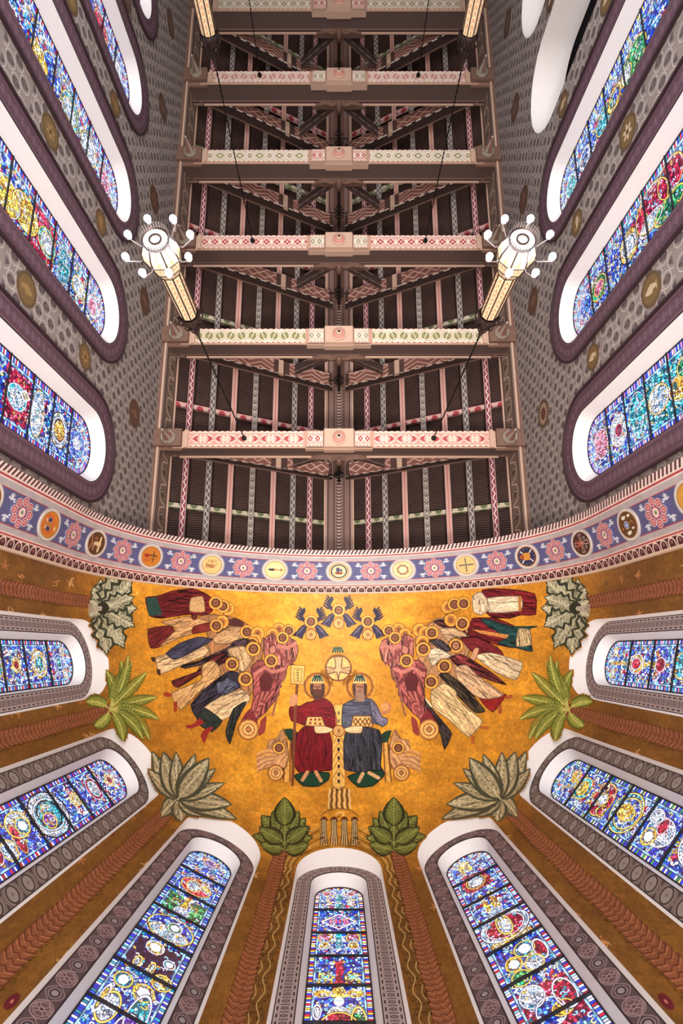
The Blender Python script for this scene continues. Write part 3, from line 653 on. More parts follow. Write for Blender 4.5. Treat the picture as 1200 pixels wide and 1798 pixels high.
LC = [
 ('painted_angel', 'dark-hooded brown saint behind the upper row of haloes on the left', lambda: (MU.poly(z5((600, 285), (690, 262), (750, 285), (745, 325), (650, 315)), (84, 46, 40)), robe(z5((530, 400), (640, 325), (735, 325), (765, 390), (700, 440), (560, 440)), (206, 160, 112), 60), h5(775, 358), h5(850, 370, ghost=True), h5(830, 420, ghost=True), h5(810, 440))),
 ('painted_saint', 'saint in a long maroon cloak with a green hem holding a book, topmost on the left', lambda: (h5(640, 195, ghost=True), h5(605, 178), robe(z5((60, 120), (140, 108), (250, 75), (390, 60), (480, 90), (535, 130), (530, 215), (470, 240), (350, 235), (180, 262), (90, 245)), (106, 30, 34), 85, .16, .3), pc(z5((62, 122), (140, 112), (180, 240), (85, 246)), (44, 74, 66)), MU.poly(z5((380, 120), (465, 108), (480, 218), (370, 214)), (206, 164, 112), edge=(.03, BRN)), h5(555, 155))),
 ('painted_saint', 'saint in a cream mantle over a maroon skirt under the topmost left figure', lambda: (h5(600, 290, ghost=True), robe(z5((80, 340), (240, 315), (265, 370), (170, 460), (95, 470)), (112, 38, 38), 80), robe(z5((170, 290), (360, 250), (520, 290), (540, 340), (400, 370), (300, 400), (160, 465), (230, 390), (280, 330)), (214, 160, 106), 75), robe(z5((400, 320), (530, 290), (545, 340), (395, 372)), (134, 48, 40)), pc(circ(*z5((405, 252))[0], 6), (100, 46, 36)), h5(560, 315))),
 ('painted_saint', 'saint in a navy mantle and cream skirt, third from the top on the left', lambda: (robe(z5((130, 545), (210, 515), (330, 530), (470, 455), (505, 490), (470, 530), (300, 600), (165, 655)), (232, 190, 140), 60), robe(z5((205, 510), (300, 440), (430, 395), (530, 410), (480, 450), (330, 530), (260, 552)), (68, 66, 84), 70), MU.poly(z5((98, 538), (125, 538), (130, 568), (108, 566)), (70, 50, 40)), MU.poly(z5((140, 620), (165, 625), (165, 665), (145, 655)), (70, 50, 40)))),
 ('painted_angel', 'angel with grey-brown wing and pale tunic at the centre of the left group', lambda: (wing(z5((310, 600), (440, 560), (560, 505), (640, 470), (700, 420), (785, 408), (760, 460), (650, 530), (450, 590), (340, 615)), (84, 64, 70)), robe(z5((640, 480), (760, 460), (805, 560), (750, 640), (690, 600)), (204, 166, 120), 50), h5(820, 478, 13))),
 ('painted_angel', 'angel with maroon wings and cream tunic in the middle of the left group', lambda: (wing(z5((245, 705), (420, 640), (520, 540), (620, 505), (645, 560), (560, 600), (470, 640), (290, 750)), (104, 40, 40)), robe(z5((240, 790), (450, 700), (460, 590), (540, 560), (585, 620), (570, 700), (430, 790), (310, 908)), (224, 172, 112), 50), MU.poly(z5((185, 790), (215, 782), (248, 800), (230, 818), (195, 812)), (164, 62, 40)), MU.poly(z5((258, 855), (285, 850), (282, 915), (262, 920)), (164, 62, 40)), h5(670, 585))),
 ('painted_angel', 'lowest left angel with dark blue mantle, patterned cream tunic and green skirt', lambda: (wing(z5((380, 870), (480, 760), (640, 640), (715, 650), (725, 750), (600, 800), (500, 870), (420, 960)), (58, 52, 64)), robe(z5((475, 890), (620, 800), (740, 765), (800, 820), (760, 880), (600, 982)), (232, 196, 146), 40), robe(z5((420, 960), (480, 895), (600, 985), (530, 1060), (450, 1020)), (48, 58, 52)), MU.poly(z5((338, 1020), (400, 1005), (440, 965), (475, 1000), (380, 1040)), (160, 48, 42)), MU.poly(z5((480, 1040), (540, 1025), (500, 1080), (475, 1145), (448, 1090)), (160, 48, 42)), wing(z5((625, 1060), (680, 900), (770, 850), (700, 990), (655, 1145)), (46, 50, 44), 80, .1), wing(z5((560, 720), (640, 680), (720, 740), (620, 800), (570, 790)), (84, 86, 104)), h5(765, 690, 13))),
 ('painted_seraph', 'pair of rose-red winged seraphs above a wheel on the left', lambda: serL(z5)),
]
RC = [
 ('painted_angel', 'pale angel with a dark curved wing behind the right group', lambda: (wing(z7((450, 290), (500, 270), (600, 290), (690, 380), (560, 350)), (92, 50, 46)), robe(z7((490, 340), (600, 330), (690, 390), (560, 430)), (214, 174, 130), 60), h7(350, 345, ghost=True), h7(390, 365, ghost=True), h7(435, 365), h7(370, 430, ghost=True))),
 ('painted_bishop', 'figure in a crimson cope and ivory vestment, topmost on the right', lambda: (h7(550, 185, ghost=True), h7(595, 165), robe(z7((790, 70), (950, 62), (1160, 90), (1165, 235), (1060, 240), (980, 262), (860, 255), (800, 200)), (118, 30, 38), 85, .16, .3), robe(z7((820, 122), (1060, 108), (1062, 210), (840, 222)), (236, 214, 176), 90, .2, .14), pc(z7((1045, 108), (1064, 106), (1064, 212), (1047, 214)), (196, 130, 60)), robe(z7((720, 110), (780, 80), (825, 130), (840, 200), (780, 240), (730, 215)), (226, 200, 164), 45), h7(660, 160))),
 ('painted_king', 'king in a red cloak and dark green robe with a patterned hem on the right', lambda: (h7(570, 275, ghost=True), robe(z7((720, 265), (880, 262), (1000, 310), (1050, 350), (1040, 470), (900, 450), (780, 410), (690, 380)), (122, 34, 38), 80, .15, .3), robe(z7((780, 272), (830, 270), (1000, 320), (1180, 320), (1110, 345), (1145, 495), (1030, 470), (900, 440), (960, 400), (850, 330)), (34, 74, 72), 80, .14, .3), robe(z7((1045, 335), (1125, 345), (1135, 450), (1030, 460)), (196, 168, 124), 0, .12, .3), pc(z7((720, 340), (800, 350), (980, 380), (960, 405), (780, 370)), (214, 140, 74)), h7(650, 300, 13), )),
 ('painted_saint', 'saint in a crimson mantle over a long cream skirt on the right', lambda: (robe(z7((640, 400), (760, 400), (900, 470), (940, 525), (840, 550), (720, 500)), (124, 38, 44), 60), robe(z7((740, 530), (850, 505), (1072, 572), (1050, 660), (1020, 698), (880, 640)), (236, 206, 162), 80, .18, .2), h7(605, 455, 13, face=(190, 140, 100)), MU.poly(z7((740, 470), (770, 480), (730, 580), (700, 585), (695, 550)), (214, 160, 120), edge=(.02, BRN)))),
 ('painted_angel', 'angel with white sleeves and a small halo beside the rose seraphs on the right', lambda: (wing(z7((420, 420), (500, 415), (570, 480), (520, 500)), (70, 62, 66)), robe(z7((400, 500), (470, 470), (580, 530), (480, 570), (440, 600)), (226, 204, 170), 50), h7(375, 480, 13))),
 ('painted_angel', 'angel with long maroon wings, cream tunic and scarlet skirt on the right', lambda: (wing(z7((560, 540), (640, 515), (740, 570), (850, 640), (960, 730), (850, 700), (700, 640), (620, 600)), (116, 48, 50)), robe(z7((770, 825), (870, 800), (960, 800), (865, 922)), (158, 40, 38)), robe(z7((600, 610), (680, 590), (750, 660), (940, 800), (840, 830), (760, 820), (660, 760), (620, 700)), (222, 178, 136), 45), h7(525, 600, 13), MU.poly(z7((950, 810), (1000, 800), (1005, 825), (960, 832)), (172, 90, 50)), MU.poly(z7((905, 880), (925, 870), (930, 930), (905, 935)), (172, 90, 50)))),
 ('painted_angel', 'lowest right angel in a cream robe with dark olive wings', lambda: (wing(z7((485, 660), (540, 648), (640, 720), (720, 800), (810, 915), (740, 925), (640, 830), (560, 740)), (70, 58, 44)), wing(z7((350, 800), (420, 880), (520, 1000), (575, 1075), (525, 1185), (490, 1050), (400, 920)), (56, 48, 46), 120, .1), robe(z7((430, 780), (520, 720), (600, 770), (620, 830), (720, 920), (795, 990), (695, 1098), (560, 980), (440, 890)), (230, 194, 138), 45), MU.line(z7((350, 775), (430, 880)), .07, (240, 220, 180)), MU.poly(z7((775, 1020), (835, 1022), (835, 1042), (780, 1042)), (186, 100, 44)), MU.poly(z7((712, 1090), (740, 1090), (735, 1145), (715, 1140)), (186, 100, 44)), h7(430, 710, 13))),
 ('painted_seraph', 'pair of rose-red winged seraphs above a wheel on the right', lambda: serL(lambda *p: z7(*[(a, b) for a, b in p]), lambda a: 1202 - a)),
]
MU.t = 0
robe(z5((440, 250), (540, 235), (690, 260), (770, 300), (890, 400), (880, 560), (830, 760), (720, 880), (600, 860), (540, 740), (430, 640), (480, 520), (500, 380)), (176, 122, 78), 60)
robe(z7((480, 260), (620, 260), (740, 330), (700, 500), (640, 640), (560, 760), (440, 780), (380, 640), (330, 520), (320, 400), (380, 330)), (186, 136, 92), 60)
company(LC, 'left'); company(RC, 'right')
# --- stream, fountain, palms
begin('painted_fountain', 'striped water falling into a four-spouted basin above the central window')
for k in range(9):
    u = 579 + k * 4.3; P = [(u + math.sin(t * 1.4) * .7 + (u - 596) * .012 * t, 1386 + t * 3.4) for t in range(11)]; MU.line(P, .045, (66, 58, 56) if k % 2 else (236, 206, 150))
MU.line([(563, 1434), (575, 1424), (596, 1420), (618, 1424), (630, 1434)], .03, (110, 70, 36), sm=True)
for k in range(4):
    u = 569 + k * 18; MU.poly([(u - 7, 1442), (u - 5, 1436), (u, 1434), (u + 5, 1436), (u + 7, 1442)], (120, 70, 30)); pc(circ(u, 1439, 3.5), (86, 34, 24))
    for d in range(-3, 4): MU.line([(u + d * 1.2, 1440), (u + d * 1.5, 1465), (u + d * 2.2, 1484)], .03, (70, 60, 46) if d % 2 else (232, 204, 150))
end()
MU.tf = None
for s in (-1, 1):
    begin('painted_stream', 'wavy stream running down the %s side of the central window' % ('left' if s < 0 else 'right'))
    for k in range(6):
        r_ = 1.13 + k * .065
        P = [(r_ * math.cos(t), 15.17 + (r_ + .1 * k * t) * math.sin(t)) for t in np.linspace(1.35 - .05 * k, 0, 12)] + [(r_ + .04 * math.sin(h * 9 + k * .4), h) for h in np.linspace(15.1, 4, 170)]
        P = [ch2xy(s * x_ / RA, h) for x_, h in P]
        MU.line(P, .026, (206, 186, 128) if k % 2 else (70, 58, 38))
    end()
def trunk(az, seed):
    r = random.Random(seed); w0 = .2
    pts = [(az - w0 / RA, h) for h in (15.7, 3)] + [(az + w0 / RA, h) for h in (3, 15.7)]
    N = 60; L = [ch2xy(az - (.155 + .012 * math.sin(h * 3)) / RA, h) for h in np.linspace(15.8, 3, N)] + [ch2xy(az + (.155 + .012 * math.sin(h * 2.7)) / RA, h) for h in np.linspace(3, 15.8, N)]
    MU.poly(L, (140, 84, 54), smooth=False, edge=(.025, (92, 46, 30)))
    h = 15.7; k = 0
    while h > 4:
        for s in (-1, 1):
            MU.line([ch2xy(az + s * .17 / RA, h + .08), ch2xy(az + s * .06 / RA, h - .04), ch2xy(az, h + .02)], .025, (98, 46, 32)); MU.line([ch2xy(az + s * .15 / RA, h), ch2xy(az + s * .04 / RA, h - .08)], .025, (176, 112, 78))
        h -= .15; k += 1
def leafp(u, v, ang, L, W, dark, light, vein, bend=0., serr=0, spots=False):
    a = math.radians(ang); ca, sa = math.cos(a), math.sin(a)
    def P(t, w):
        x = L * t; y = w * W + bend * L * t * t; return (u + x * ca - y * sa, v + x * sa + y * ca)
    def outline(k):
        o = []; n = 9
        for i in range(n + 1): t = i / n; w = k * (math.sin(PI * t ** .8) ** .8) * .5 * (1 + (serr * (.25 if i % 2 else -.25))); o.append((t, w))
        return [P(t, w) for t, w in o] + [P(t, -w) for t, w in o[::-1][1:-1]]
    MU.poly(outline(1.), dark, smooth=not serr); MU.poly([((x - u) * .93 + u + .04 * L * ca, (y - v) * .93 + v + .04 * L * sa) for x, y in outline(.76)], light, smooth=not serr, fold=(a, .12, .14))
    MU.line([P(0, 0), P(.5, 0), P(.92, 0)], .035, vein)
    for i in range(2, 9): 
        t = i / 10
        for s in (-1, 1): MU.line([P(t, 0), P(t + .09, s * .24 * math.sin(PI * t))] if not spots else [P(t, s * .12), P(t + .015, s * .13)], .02 if not spots else .035, vein if not spots else dark)
def frond(u, v, ang, L, curl):
    x, y, a = u, v, math.radians(ang); P = [(x, y)]; n = 21
    for i in range(n): a += math.radians(curl) / n; x += L / n * math.cos(a); y += L / n * math.sin(a); P.append((x, y))
    for w_, c_, ln in ((.05, (78, 90, 30), 15), (.032, (124, 140, 52), 13), (.022, (182, 190, 92), 10)):
        for i in range(3, n + 1):
            (x0, y0), (x1, y1) = P[i - 1], P[i]; d = math.atan2(y1 - y0, x1 - x0); l_ = ln * math.sin(PI * min(1, (i / n) * .8 + .17)) 
            for s in (-1, 1): MU.line([(x1, y1), (x1 + l_ * math.cos(d + s * .75), y1 + l_ * math.sin(d + s * .75))], w_, c_)
    MU.line(P, .05, (206, 206, 112))
KIND = {0: [(-12.3, 1)], 1: [(-36.75, 1)], 2: [(-61.3, 1)], 3: [(-86., 1)]}
NAMES = ['short dark green pointed leaves', 'long grey-green oval leaves', 'feathery bright green fronds', 'broad dark grey-green lobed leaves']
for kind, az in enumerate((12.3, 36.75, 61.4, 86.)):
    for s in (-1, 1):
        begin('painted_palm', 'painted palm with %s and a scaly brown trunk, %s of the centre' % (NAMES[kind], 'left' if s < 0 else 'right'))
        MU.tf = None; trunk(math.radians(s * az), kind * 2 + s)
        MU.tf = (lambda u, v: PX(u, v)) if s < 0 else (lambda u, v: PX(1192 - u, v))
        if kind == 0:
            D, Lt, V = (44, 52, 26), (104, 112, 50), (150, 156, 84)
            for a, l, w_ in ((-150, 52, 22), (-30, 52, 22), (-170, 58, 18), (-8, 50, 18), (-132, 62, 24), (-48, 56, 20), (-112, 58, 22), (-65, 60, 18)): leafp(500, 1478, a, l, w_ * 1.6, D, Lt, V)
            for a, l, w_, du, dv in ((-90, 52, 26, 0, -28), (-168, 44, 20, 0, 12), (-14, 44, 20, 0, 14), (-90, 40, 22, 0, 8), (-150, 50, 20, -2, 0), (-35, 48, 20, 2, 0)): leafp(500 + du, 1480 + dv, a, l, w_ * 1.55, D, Lt, V)
        elif kind == 1:
            D, Lt, V = (70, 76, 58), (184, 172, 132), (216, 206, 166)
            for a, l, w_, b in ((-125, 96, 22, .12), (150, 42, 20, -.3), (70, 40, 24, .2), (35, 60, 20, -.1), (-140, 75, 18, .1), (14, 110, 22, .08), (2, 96, 26, .06), (-110, 88, 26, .05), (-18, 88, 18, -.02), (-38, 86, 20, -.02), (-92, 84, 20, 0), (-68, 86, 20, -.02), (-50, 92, 28, -.05)): leafp(312, 1404, a, l, w_ * 1.5, D, Lt, V, b, spots=True)
        elif kind == 2:
            for a, l, cu in ((-60, 70, -65), (-45, 90, -60), (-80, 90, 30), (-55, 100, -30), (-45, 90, 0), (-20, 84, 10), (-10, 88, 40), (0, 92, 70), (15, 80, 50), (40, 60, 50), (-130, 44, -60), (100, 40, 60)): frond(192, 1246, a, l, cu)
        else:
            D, Lt, V = (50, 58, 44), (172, 170, 138), (224, 220, 184)
            for a, l, w_ in ((-95, 50, 26), (-115, 42, 18), (105, 48, 20), (-70, 66, 26), (85, 84, 30), (-42, 72, 28), (62, 82, 28), (0, 62, 28), (30, 66, 28), (-20, 60, 24), (150, 30, 14), (-150, 28, 14)): leafp(180, 1068, a, l, w_ * 1.45, D, Lt, V, serr=1)
            pc(circ(180, 1068, 11), (40, 46, 36))
            for k in range(6): MU.line([(155, 1062 + 3 * k), (178, 1066 + k)], .04, (190, 180, 160))
        end(); MU.tf = None
# --- birds, beasts and flowers scattered between the palms
rr = random.Random(5)
for k in range(7):
    az0 = -98 + k * 0
for gap in (-86, -61.4, -36.75, -12.3, 12.3, 36.75, 61.4, 86):
    for s in (-1, 1):
        for i in range(15):
            h = 14.6 - i * .68 + rr.uniform(-.25, .25); az = math.radians(gap) + s * rr.uniform(.42, .62) / RA
            if abs(gap) < 20 and (s * gap < 0): continue
            if abs(gap) > 80 and s * gap > 0: az = math.radians(gap) + s * rr.uniform(.3, .45) / RA
            x, y = ch2xy(az, h); kd = rr.randrange(4); sz = rr.uniform(.12, .2); d = rr.uniform(0, 6.28); g = rr.choice([(214, 150, 92), (222, 176, 110), (96, 52, 30), (110, 80, 40), (200, 130, 80)])
            def T(*p): return [(x + sz * (a * math.cos(d) - b * math.sin(d)), y + sz * (a * math.sin(d) + b * math.cos(d))) for a, b in p]
            if kd == 0: MU.poly(T((-1, 0), (-.3, .4), (.5, .3), (1.2, .7), (1., .1), (.4, -.3), (-.4, -.35)), g, a=.8); MU.line(T((0, -.3), (.1, -1), (.4, -1)), .02, g); MU.line(T((0, .3), (-.5, 1.1), (.4, .5)), .03, g)
            elif kd == 1:
                for q in range(5): MU.line(T((0, 0), (math.cos(q * 1.25), math.sin(q * 1.25))), .045, g, a=.8)
            elif kd == 2: MU.poly(T((-1, -.2), (-.5, .5), (.3, .45), (.8, .8), (1.1, .3), (.6, -.1), (-.6, -.4)), g, a=.75); MU.line(T((-.6, -.3), (-.8, -1)), .03, g); MU.line(T((.4, -.1), (.5, -.9)), .03, g); MU.line(T((-1, 0), (-1.5, .6)), .02, g)
            else: MU.line(T((-1, 0), (-.4, .5), (.2, -.3), (1, .3)), .035, g, sm=True, a=.8); MU.line(T((-.2, .6), (.6, .5)), .03, g)
for s in (-1, 1):
    for az, h in ((s * 33.8, 7.9),):
        x, y = ch2xy(math.radians(az), h); MU.ell(x, y, .15, .15, (104, 28, 40)); MU.ell(x, y, .04, .04, (196, 120, 110))
MU.noise(.06, .5, 21); MU.noise(.12, .07, 22); MU.noise(.1, .05, 23)
M_MURAL = tmat('gold_mural', MU, .42, metal=.1, ext='EXTEND', bump=0., spec=.3)

# ================================================================== decoration of the great arch
AL = 10.76 + 14.2
AB = Cv(-AL, 0, 2 * AL, 1.62, 90, (88, 88, 130))
def hb(a, b, c_): AB.poly([(-AL, a), (AL, a), (AL, b), (-AL, b)], c_, smooth=False)
hb(0, .2, (66, 32, 36)); hb(.2, .235, (226, 190, 172)); hb(.235, .27, (168, 62, 66)); hb(.27, .3, (226, 200, 186)); hb(.3, .43, (186, 174, 170)); hb(.43, .455, (164, 58, 70))
hb(1.15, 1.175, (164, 58, 70)); hb(1.175, 1.33, (186, 174, 170)); hb(1.33, 1.37, (226, 206, 196)); hb(1.37, 1.41, (168, 62, 66)); hb(1.41, 1.45, (222, 198, 186)); hb(1.45, 1.62, (88, 52, 54))
n_ = int(2 * AL / .3)
for i in range(n_):
    x = -AL + i * .3
    AB.line([(x - .12, .0), (x - .11, .11), (x - .05, .18), (x + .05, .18), (x + .11, .11), (x + .12, 0)], .035, (232, 200, 184), sm=True); AB.ell(x, .1, .035, .045, (150, 92, 84))
    AB.line([(x, 1.45), (x + .1, 1.62)], .065, (236, 214, 202)); AB.line([(x + .15, 1.45), (x + .25, 1.62)], .065, (236, 214, 202))
n_ = int(2 * AL / .08)
for i in range(n_):
    x = -AL + i * .08
    for y0, y1 in ((.3, .43), (1.18, 1.32)): AB.line([(x, y0), (x + .04, (y0 + y1) / 2), (x, y1)], .013, (150, 140, 146))
for k in range(-20, 21):
    x = k * 1.21
    if k % 2:
        for s in (-1, 1):
            for t in (-1, 1):
                AB.line([(x + s * .5, .8 + t * .27), (x + s * .36, .8 + t * .14)], .03, (214, 214, 222))
                for d in range(-2, 3): AB.line([(x + s * .5, .8 + t * .18), (x + s * (.47 + .055 * d), .8 + t * (.31 - .025 * d * d))], .036, (196, 200, 204) if d % 2 else (222, 222, 222))
        for q in range(8):
            a = q * PI / 4; cx, cy = x + .29 * math.cos(a), .8 + .25 * math.sin(a)
            AB.ell(cx, cy, .115, .105, (230, 212, 206)); AB.ell(cx, cy, .095, .087, (178, 76, 82)); AB.ell(cx, cy, .055, .05, (224, 196, 190)); AB.ell(cx, cy, .03, .026, (176, 58, 72))
        AB.ell(x, .8, .15, .14, (196, 70, 82)); AB.ell(x, .8, .115, .11, (232, 220, 208)); AB.ell(x, .8, .07, .065, (190, 178, 150)); AB.ell(x, .8, .035, .03, (110, 120, 90))
    else:
        AB.ell(x, .8, .5, .43, (206, 196, 186)); AB.ell(x, .8, .49, .42, (150, 138, 140), .96); AB.ell(x, .8, .42, .355, (216, 206, 196), .92)
        j = k // 2; bc = {0: (226, 190, 120), -1: (236, 204, 130), -2: (230, 192, 122), -3: (206, 124, 40), -4: (88, 54, 26), -5: (206, 122, 36), 1: (232, 206, 150), 2: (224, 190, 124), 3: (44, 42, 74), 4: (64, 34, 28), 5: (98, 62, 24), 6: (206, 150, 60), -6: (120, 70, 40)}.get(j, ((206, 124, 40), (88, 54, 26), (226, 190, 120))[j % 3])
        AB.ell(x, .8, .385, .33, bc); AB.ell(x, .8, .385, .33, (150, 96, 50), .955)
        dk = (52, 40, 44)
        if j == 0:
            for r_ in (.31, .24): AB.ell(x, .8, r_, r_ * .86, (60, 62, 96) if r_ > .3 else (240, 220, 160), .84 if r_ > .3 else 0)
            AB.poly([(x - .16, .76), (x + .16, .76), (x + .1, .68), (x - .1, .68)], (150, 60, 36)); AB.poly([(x - .1, .78), (x - .1, .93), (x + .02, .93), (x + .02, .78)], (70, 72, 104)); AB.poly([(x + .04, .78), (x + .04, .9), (x + .12, .88), (x + .12, .78)], (84, 86, 112)); AB.line([(x - .03, .74), (x - .03, .98)], .02, dk)
        elif j == -1:
            for q in range(28): a = q * 2 * PI / 28; AB.line([(x + .1 * math.cos(a), .8 + .08 * math.sin(a)), (x + .32 * math.cos(a), .8 + .27 * math.sin(a))], .016, (252, 236, 190))
            AB.poly([(x - .24, .77), (x - .04, .75), (x - .04, .84), (x - .24, .83)], dk); AB.line([(x - .04, .8), (x + .2, .8)], .035, (190, 110, 60)); AB.poly([(x + .18, .73), (x + .3, .8), (x + .18, .87), (x + .22, .8)], (160, 84, 50))
        elif j == -2:
            AB.line([(x - .2, .86), (x, .72), (x + .2, .86)], .03, (190, 130, 70), sm=True); AB.line([(x, .7), (x, 1.)], .02, (160, 100, 60))
            for q in range(6): AB.line([(x - .15 + q * .06, .9), (x - .13 + q * .06, .97)], .02, (170, 110, 60)); AB.line([(x - .24, .72 + q * .02), (x + .1, .7 + q * .02)], .012, (150, 92, 50))
        elif j == -3:
            AB.line([(x + .1, .62), (x + .1, .98)], .03, dk); AB.line([(x - .04, .84), (x + .24, .84)], .03, dk); AB.poly([(x - .28, .86), (x - .06, .86), (x - .1, .76), (x - .24, .76)], (166, 44, 34)); 
            for q in range(5): AB.line([(x - .26 + q * .05, .7), (x - .24 + q * .05, .62)], .02, (180, 60, 40))
            AB.ell(x + .1, .8, .12, .1, (120, 60, 40), .86)
        elif j == -4:
            g = (222, 190, 140); AB.poly([(x - .1, .76), (x + .2, .72), (x + .2, .86), (x - .1, .84)], g); AB.poly([(x + .1, .58), (x + .18, .58), (x + .2, 1.), (x + .12, 1.)], g)
            AB.line([(x - .26, .62), (x - .2, .78), (x - .26, .98)], .035, (210, 140, 90), sm=True)
            for q in range(3): AB.line([(x - .14, .64 + q * .06), (x - .04, .6 + q * .06)], .02, g); AB.line([(x - .12, .92 + q * .03), (x, .9 + q * .03)], .02, (190, 100, 70))
        elif j == -5:
            AB.ell(x - .06, .8, .22, .24, (206, 80, 50), .86); AB.ell(x - .06, .8, .17, .19, (190, 120, 60)); 
            for q in (-1, 1): AB.poly([(x - .1, .8 + q * .06), (x + .02, .8 + q * .07), (x + .02, .8 + q * .16), (x - .12, .8 + q * .15)], (52, 54, 96)); AB.line([(x - .16, .8 + q * .05), (x - .2, .8 + q * .12)], .03, (236, 220, 190))
            AB.line([(x + .2, .74), (x + .3, .74)], .03, (240, 210, 150)); AB.line([(x + .25, .68), (x + .25, .8)], .03, (240, 210, 150))
        elif j == 1:
            P = [(x + .2 * math.cos(a * PI / 4 + PI / 8), .8 + .17 * math.sin(a * PI / 4 + PI / 8)) for a in range(9)]; AB.line(P, .04, (176, 70, 60))
            for px_, py_ in P[:8]: AB.ell(px_, py_, .035, .03, (60, 50, 40)); AB.ell(px_, py_, .018, .015, (230, 210, 150))
            for q in range(4): AB.ell(x + .07 * math.cos(q * PI / 2 + .8), .8 + .06 * math.sin(q * PI / 2 + .8), .055, .048, (244, 226, 180))
        elif j == 2:
            for a_, b_ in (((x - .25, .8), (x + .28, .8)), ((x, .58), (x, 1.02))): AB.line([a_, b_], .045, (54, 58, 62)); 
            for q in range(-3, 4): AB.line([(x + q * .08 - .02, .77), (x + q * .08 + .02, .83)], .014, (214, 190, 130)); AB.line([(x - .03, .8 + q * .06 - .02), (x + .03, .8 + q * .06 + .02)], .014, (214, 190, 130))
        elif j == 3:
            AB.line([(x - .22, .62), (x + .24, 1.)], .04, (230, 226, 214)); AB.line([(x - .22, .98), (x + .22, .62)], .04, (230, 226, 214)); AB.poly([(x - .12, .7), (x + .1, .68), (x + .14, .9), (x - .14, .92)], (206, 140, 50)); AB.ell(x - .2, .8, .09, .08, (170, 84, 40)); AB.ell(x, .8, .385, .33, (196, 120, 54), .93)
            for q in range(14): AB.ell(x + .29 * math.cos(q * .45), .8 + .25 * math.sin(q * .45), .012, .012, (230, 226, 214))
        elif j == 4:
            for q in range(4):
                a = q * PI / 2; n1 = (math.cos(a), math.sin(a)); m1 = (-n1[1], n1[0])
                AB.line([(x + n1[0] * .06 + m1[0] * .02, .8 + n1[1] * .06 + m1[1] * .02), (x + n1[0] * .3 + m1[0] * .06, .8 + n1[1] * .26 + m1[1] * .06), (x + n1[0] * .3 - m1[0] * .06, .8 + n1[1] * .26 - m1[1] * .06), (x + n1[0] * .06 - m1[0] * .02, .8 + n1[1] * .06 - m1[1] * .02)], .02, (232, 196, 180))
            AB.ell(x, .8, .1, .085, (206, 92, 70), .8); AB.line([(x - .06, .76), (x + .06, .84)], .018, (240, 210, 180)); AB.line([(x - .06, .84), (x + .06, .76)], .018, (240, 210, 180))
            for q in (-1, 1): AB.poly([(x + .13, .8 + q * .08), (x + .22, .8 + q * .07), (x + .22, .8 + q * .17), (x + .13, .8 + q * .18)], (126, 130, 116), smooth=False)
            for q in range(8): AB.line([(x - .05, .8 + (q - 4) * .012), (x - .26, .8 + (q - 4) * .05)], .012, (190, 80, 50))
        elif j == 5:
            AB.ell(x - .06, .8, .1, .1, (200, 206, 220)); AB.ell(x - .06, .8, .08, .08, (40, 60, 130))
            for q in range(3): AB.line([(x - .06 + .07 * math.cos(q * PI / 3), .8 + .07 * math.sin(q * PI / 3)), (x - .06 - .07 * math.cos(q * PI / 3), .8 - .07 * math.sin(q * PI / 3))], .018, (230, 235, 245))
            for cx, cy, f in ((x - .1, .99, 1), (x - .04, .6, 1), (x + .14, 1., .7), (x + .18, .68, .6), (x - .26, .74, .5)): AB.poly([(cx - .1 * f, cy), (cx - .02, cy + .05 * f), (cx + .12 * f, cy + .03 * f), (cx + .05 * f, cy - .04 * f), (cx - .04 * f, cy - .05 * f)], (230, 222, 206) if f > .55 else (210, 110, 60))
            AB.line([(x + .08, .82), (x + .2, .86), (x + .26, .78)], .02, (196, 130, 80))
AB.noise(.07, .2, 9)
M_ARCH = tmat('arch_painting', AB, .6, ext='EXTEND')
# ================================================================== the shell of the building
def arch_loop(cx, R, zc, zb, n=20, ns=14, nb=4):
    L = [(cx - R, zb + (zc - zb) * i / ns) for i in range(ns)]
    L += [(cx - R * math.cos(PI * i / n), zc + R * math.sin(PI * i / n)) for i in range(n + 1)]
    L += [(cx + R, zc - (zc - zb) * (i + 1) / ns) for i in range(ns)]
    L += [(cx + R - 2 * R * (i + 1) / (nb + 1), zb) for i in range(nb)]
    return L
def ray_poly(c, a, loop):
    d = (math.cos(a), math.sin(a)); best = None
    for (x1, y1), (x2, y2) in zip(loop, loop[1:] + loop[:1]):
        ex, ey = x2 - x1, y2 - y1; den = d[0] * ey - d[1] * ex
        if abs(den) < 1e-12: continue
        t = ((x1 - c[0]) * ey - (y1 - c[1]) * ex) / den; u = ((x1 - c[0]) * d[1] - (y1 - c[1]) * d[0]) / den
        if t > 0 and -1e-6 <= u <= 1 + 1e-6 and (best is None or t < best): best = t
    return (c[0] + d[0] * best, c[1] + d[1] * best)
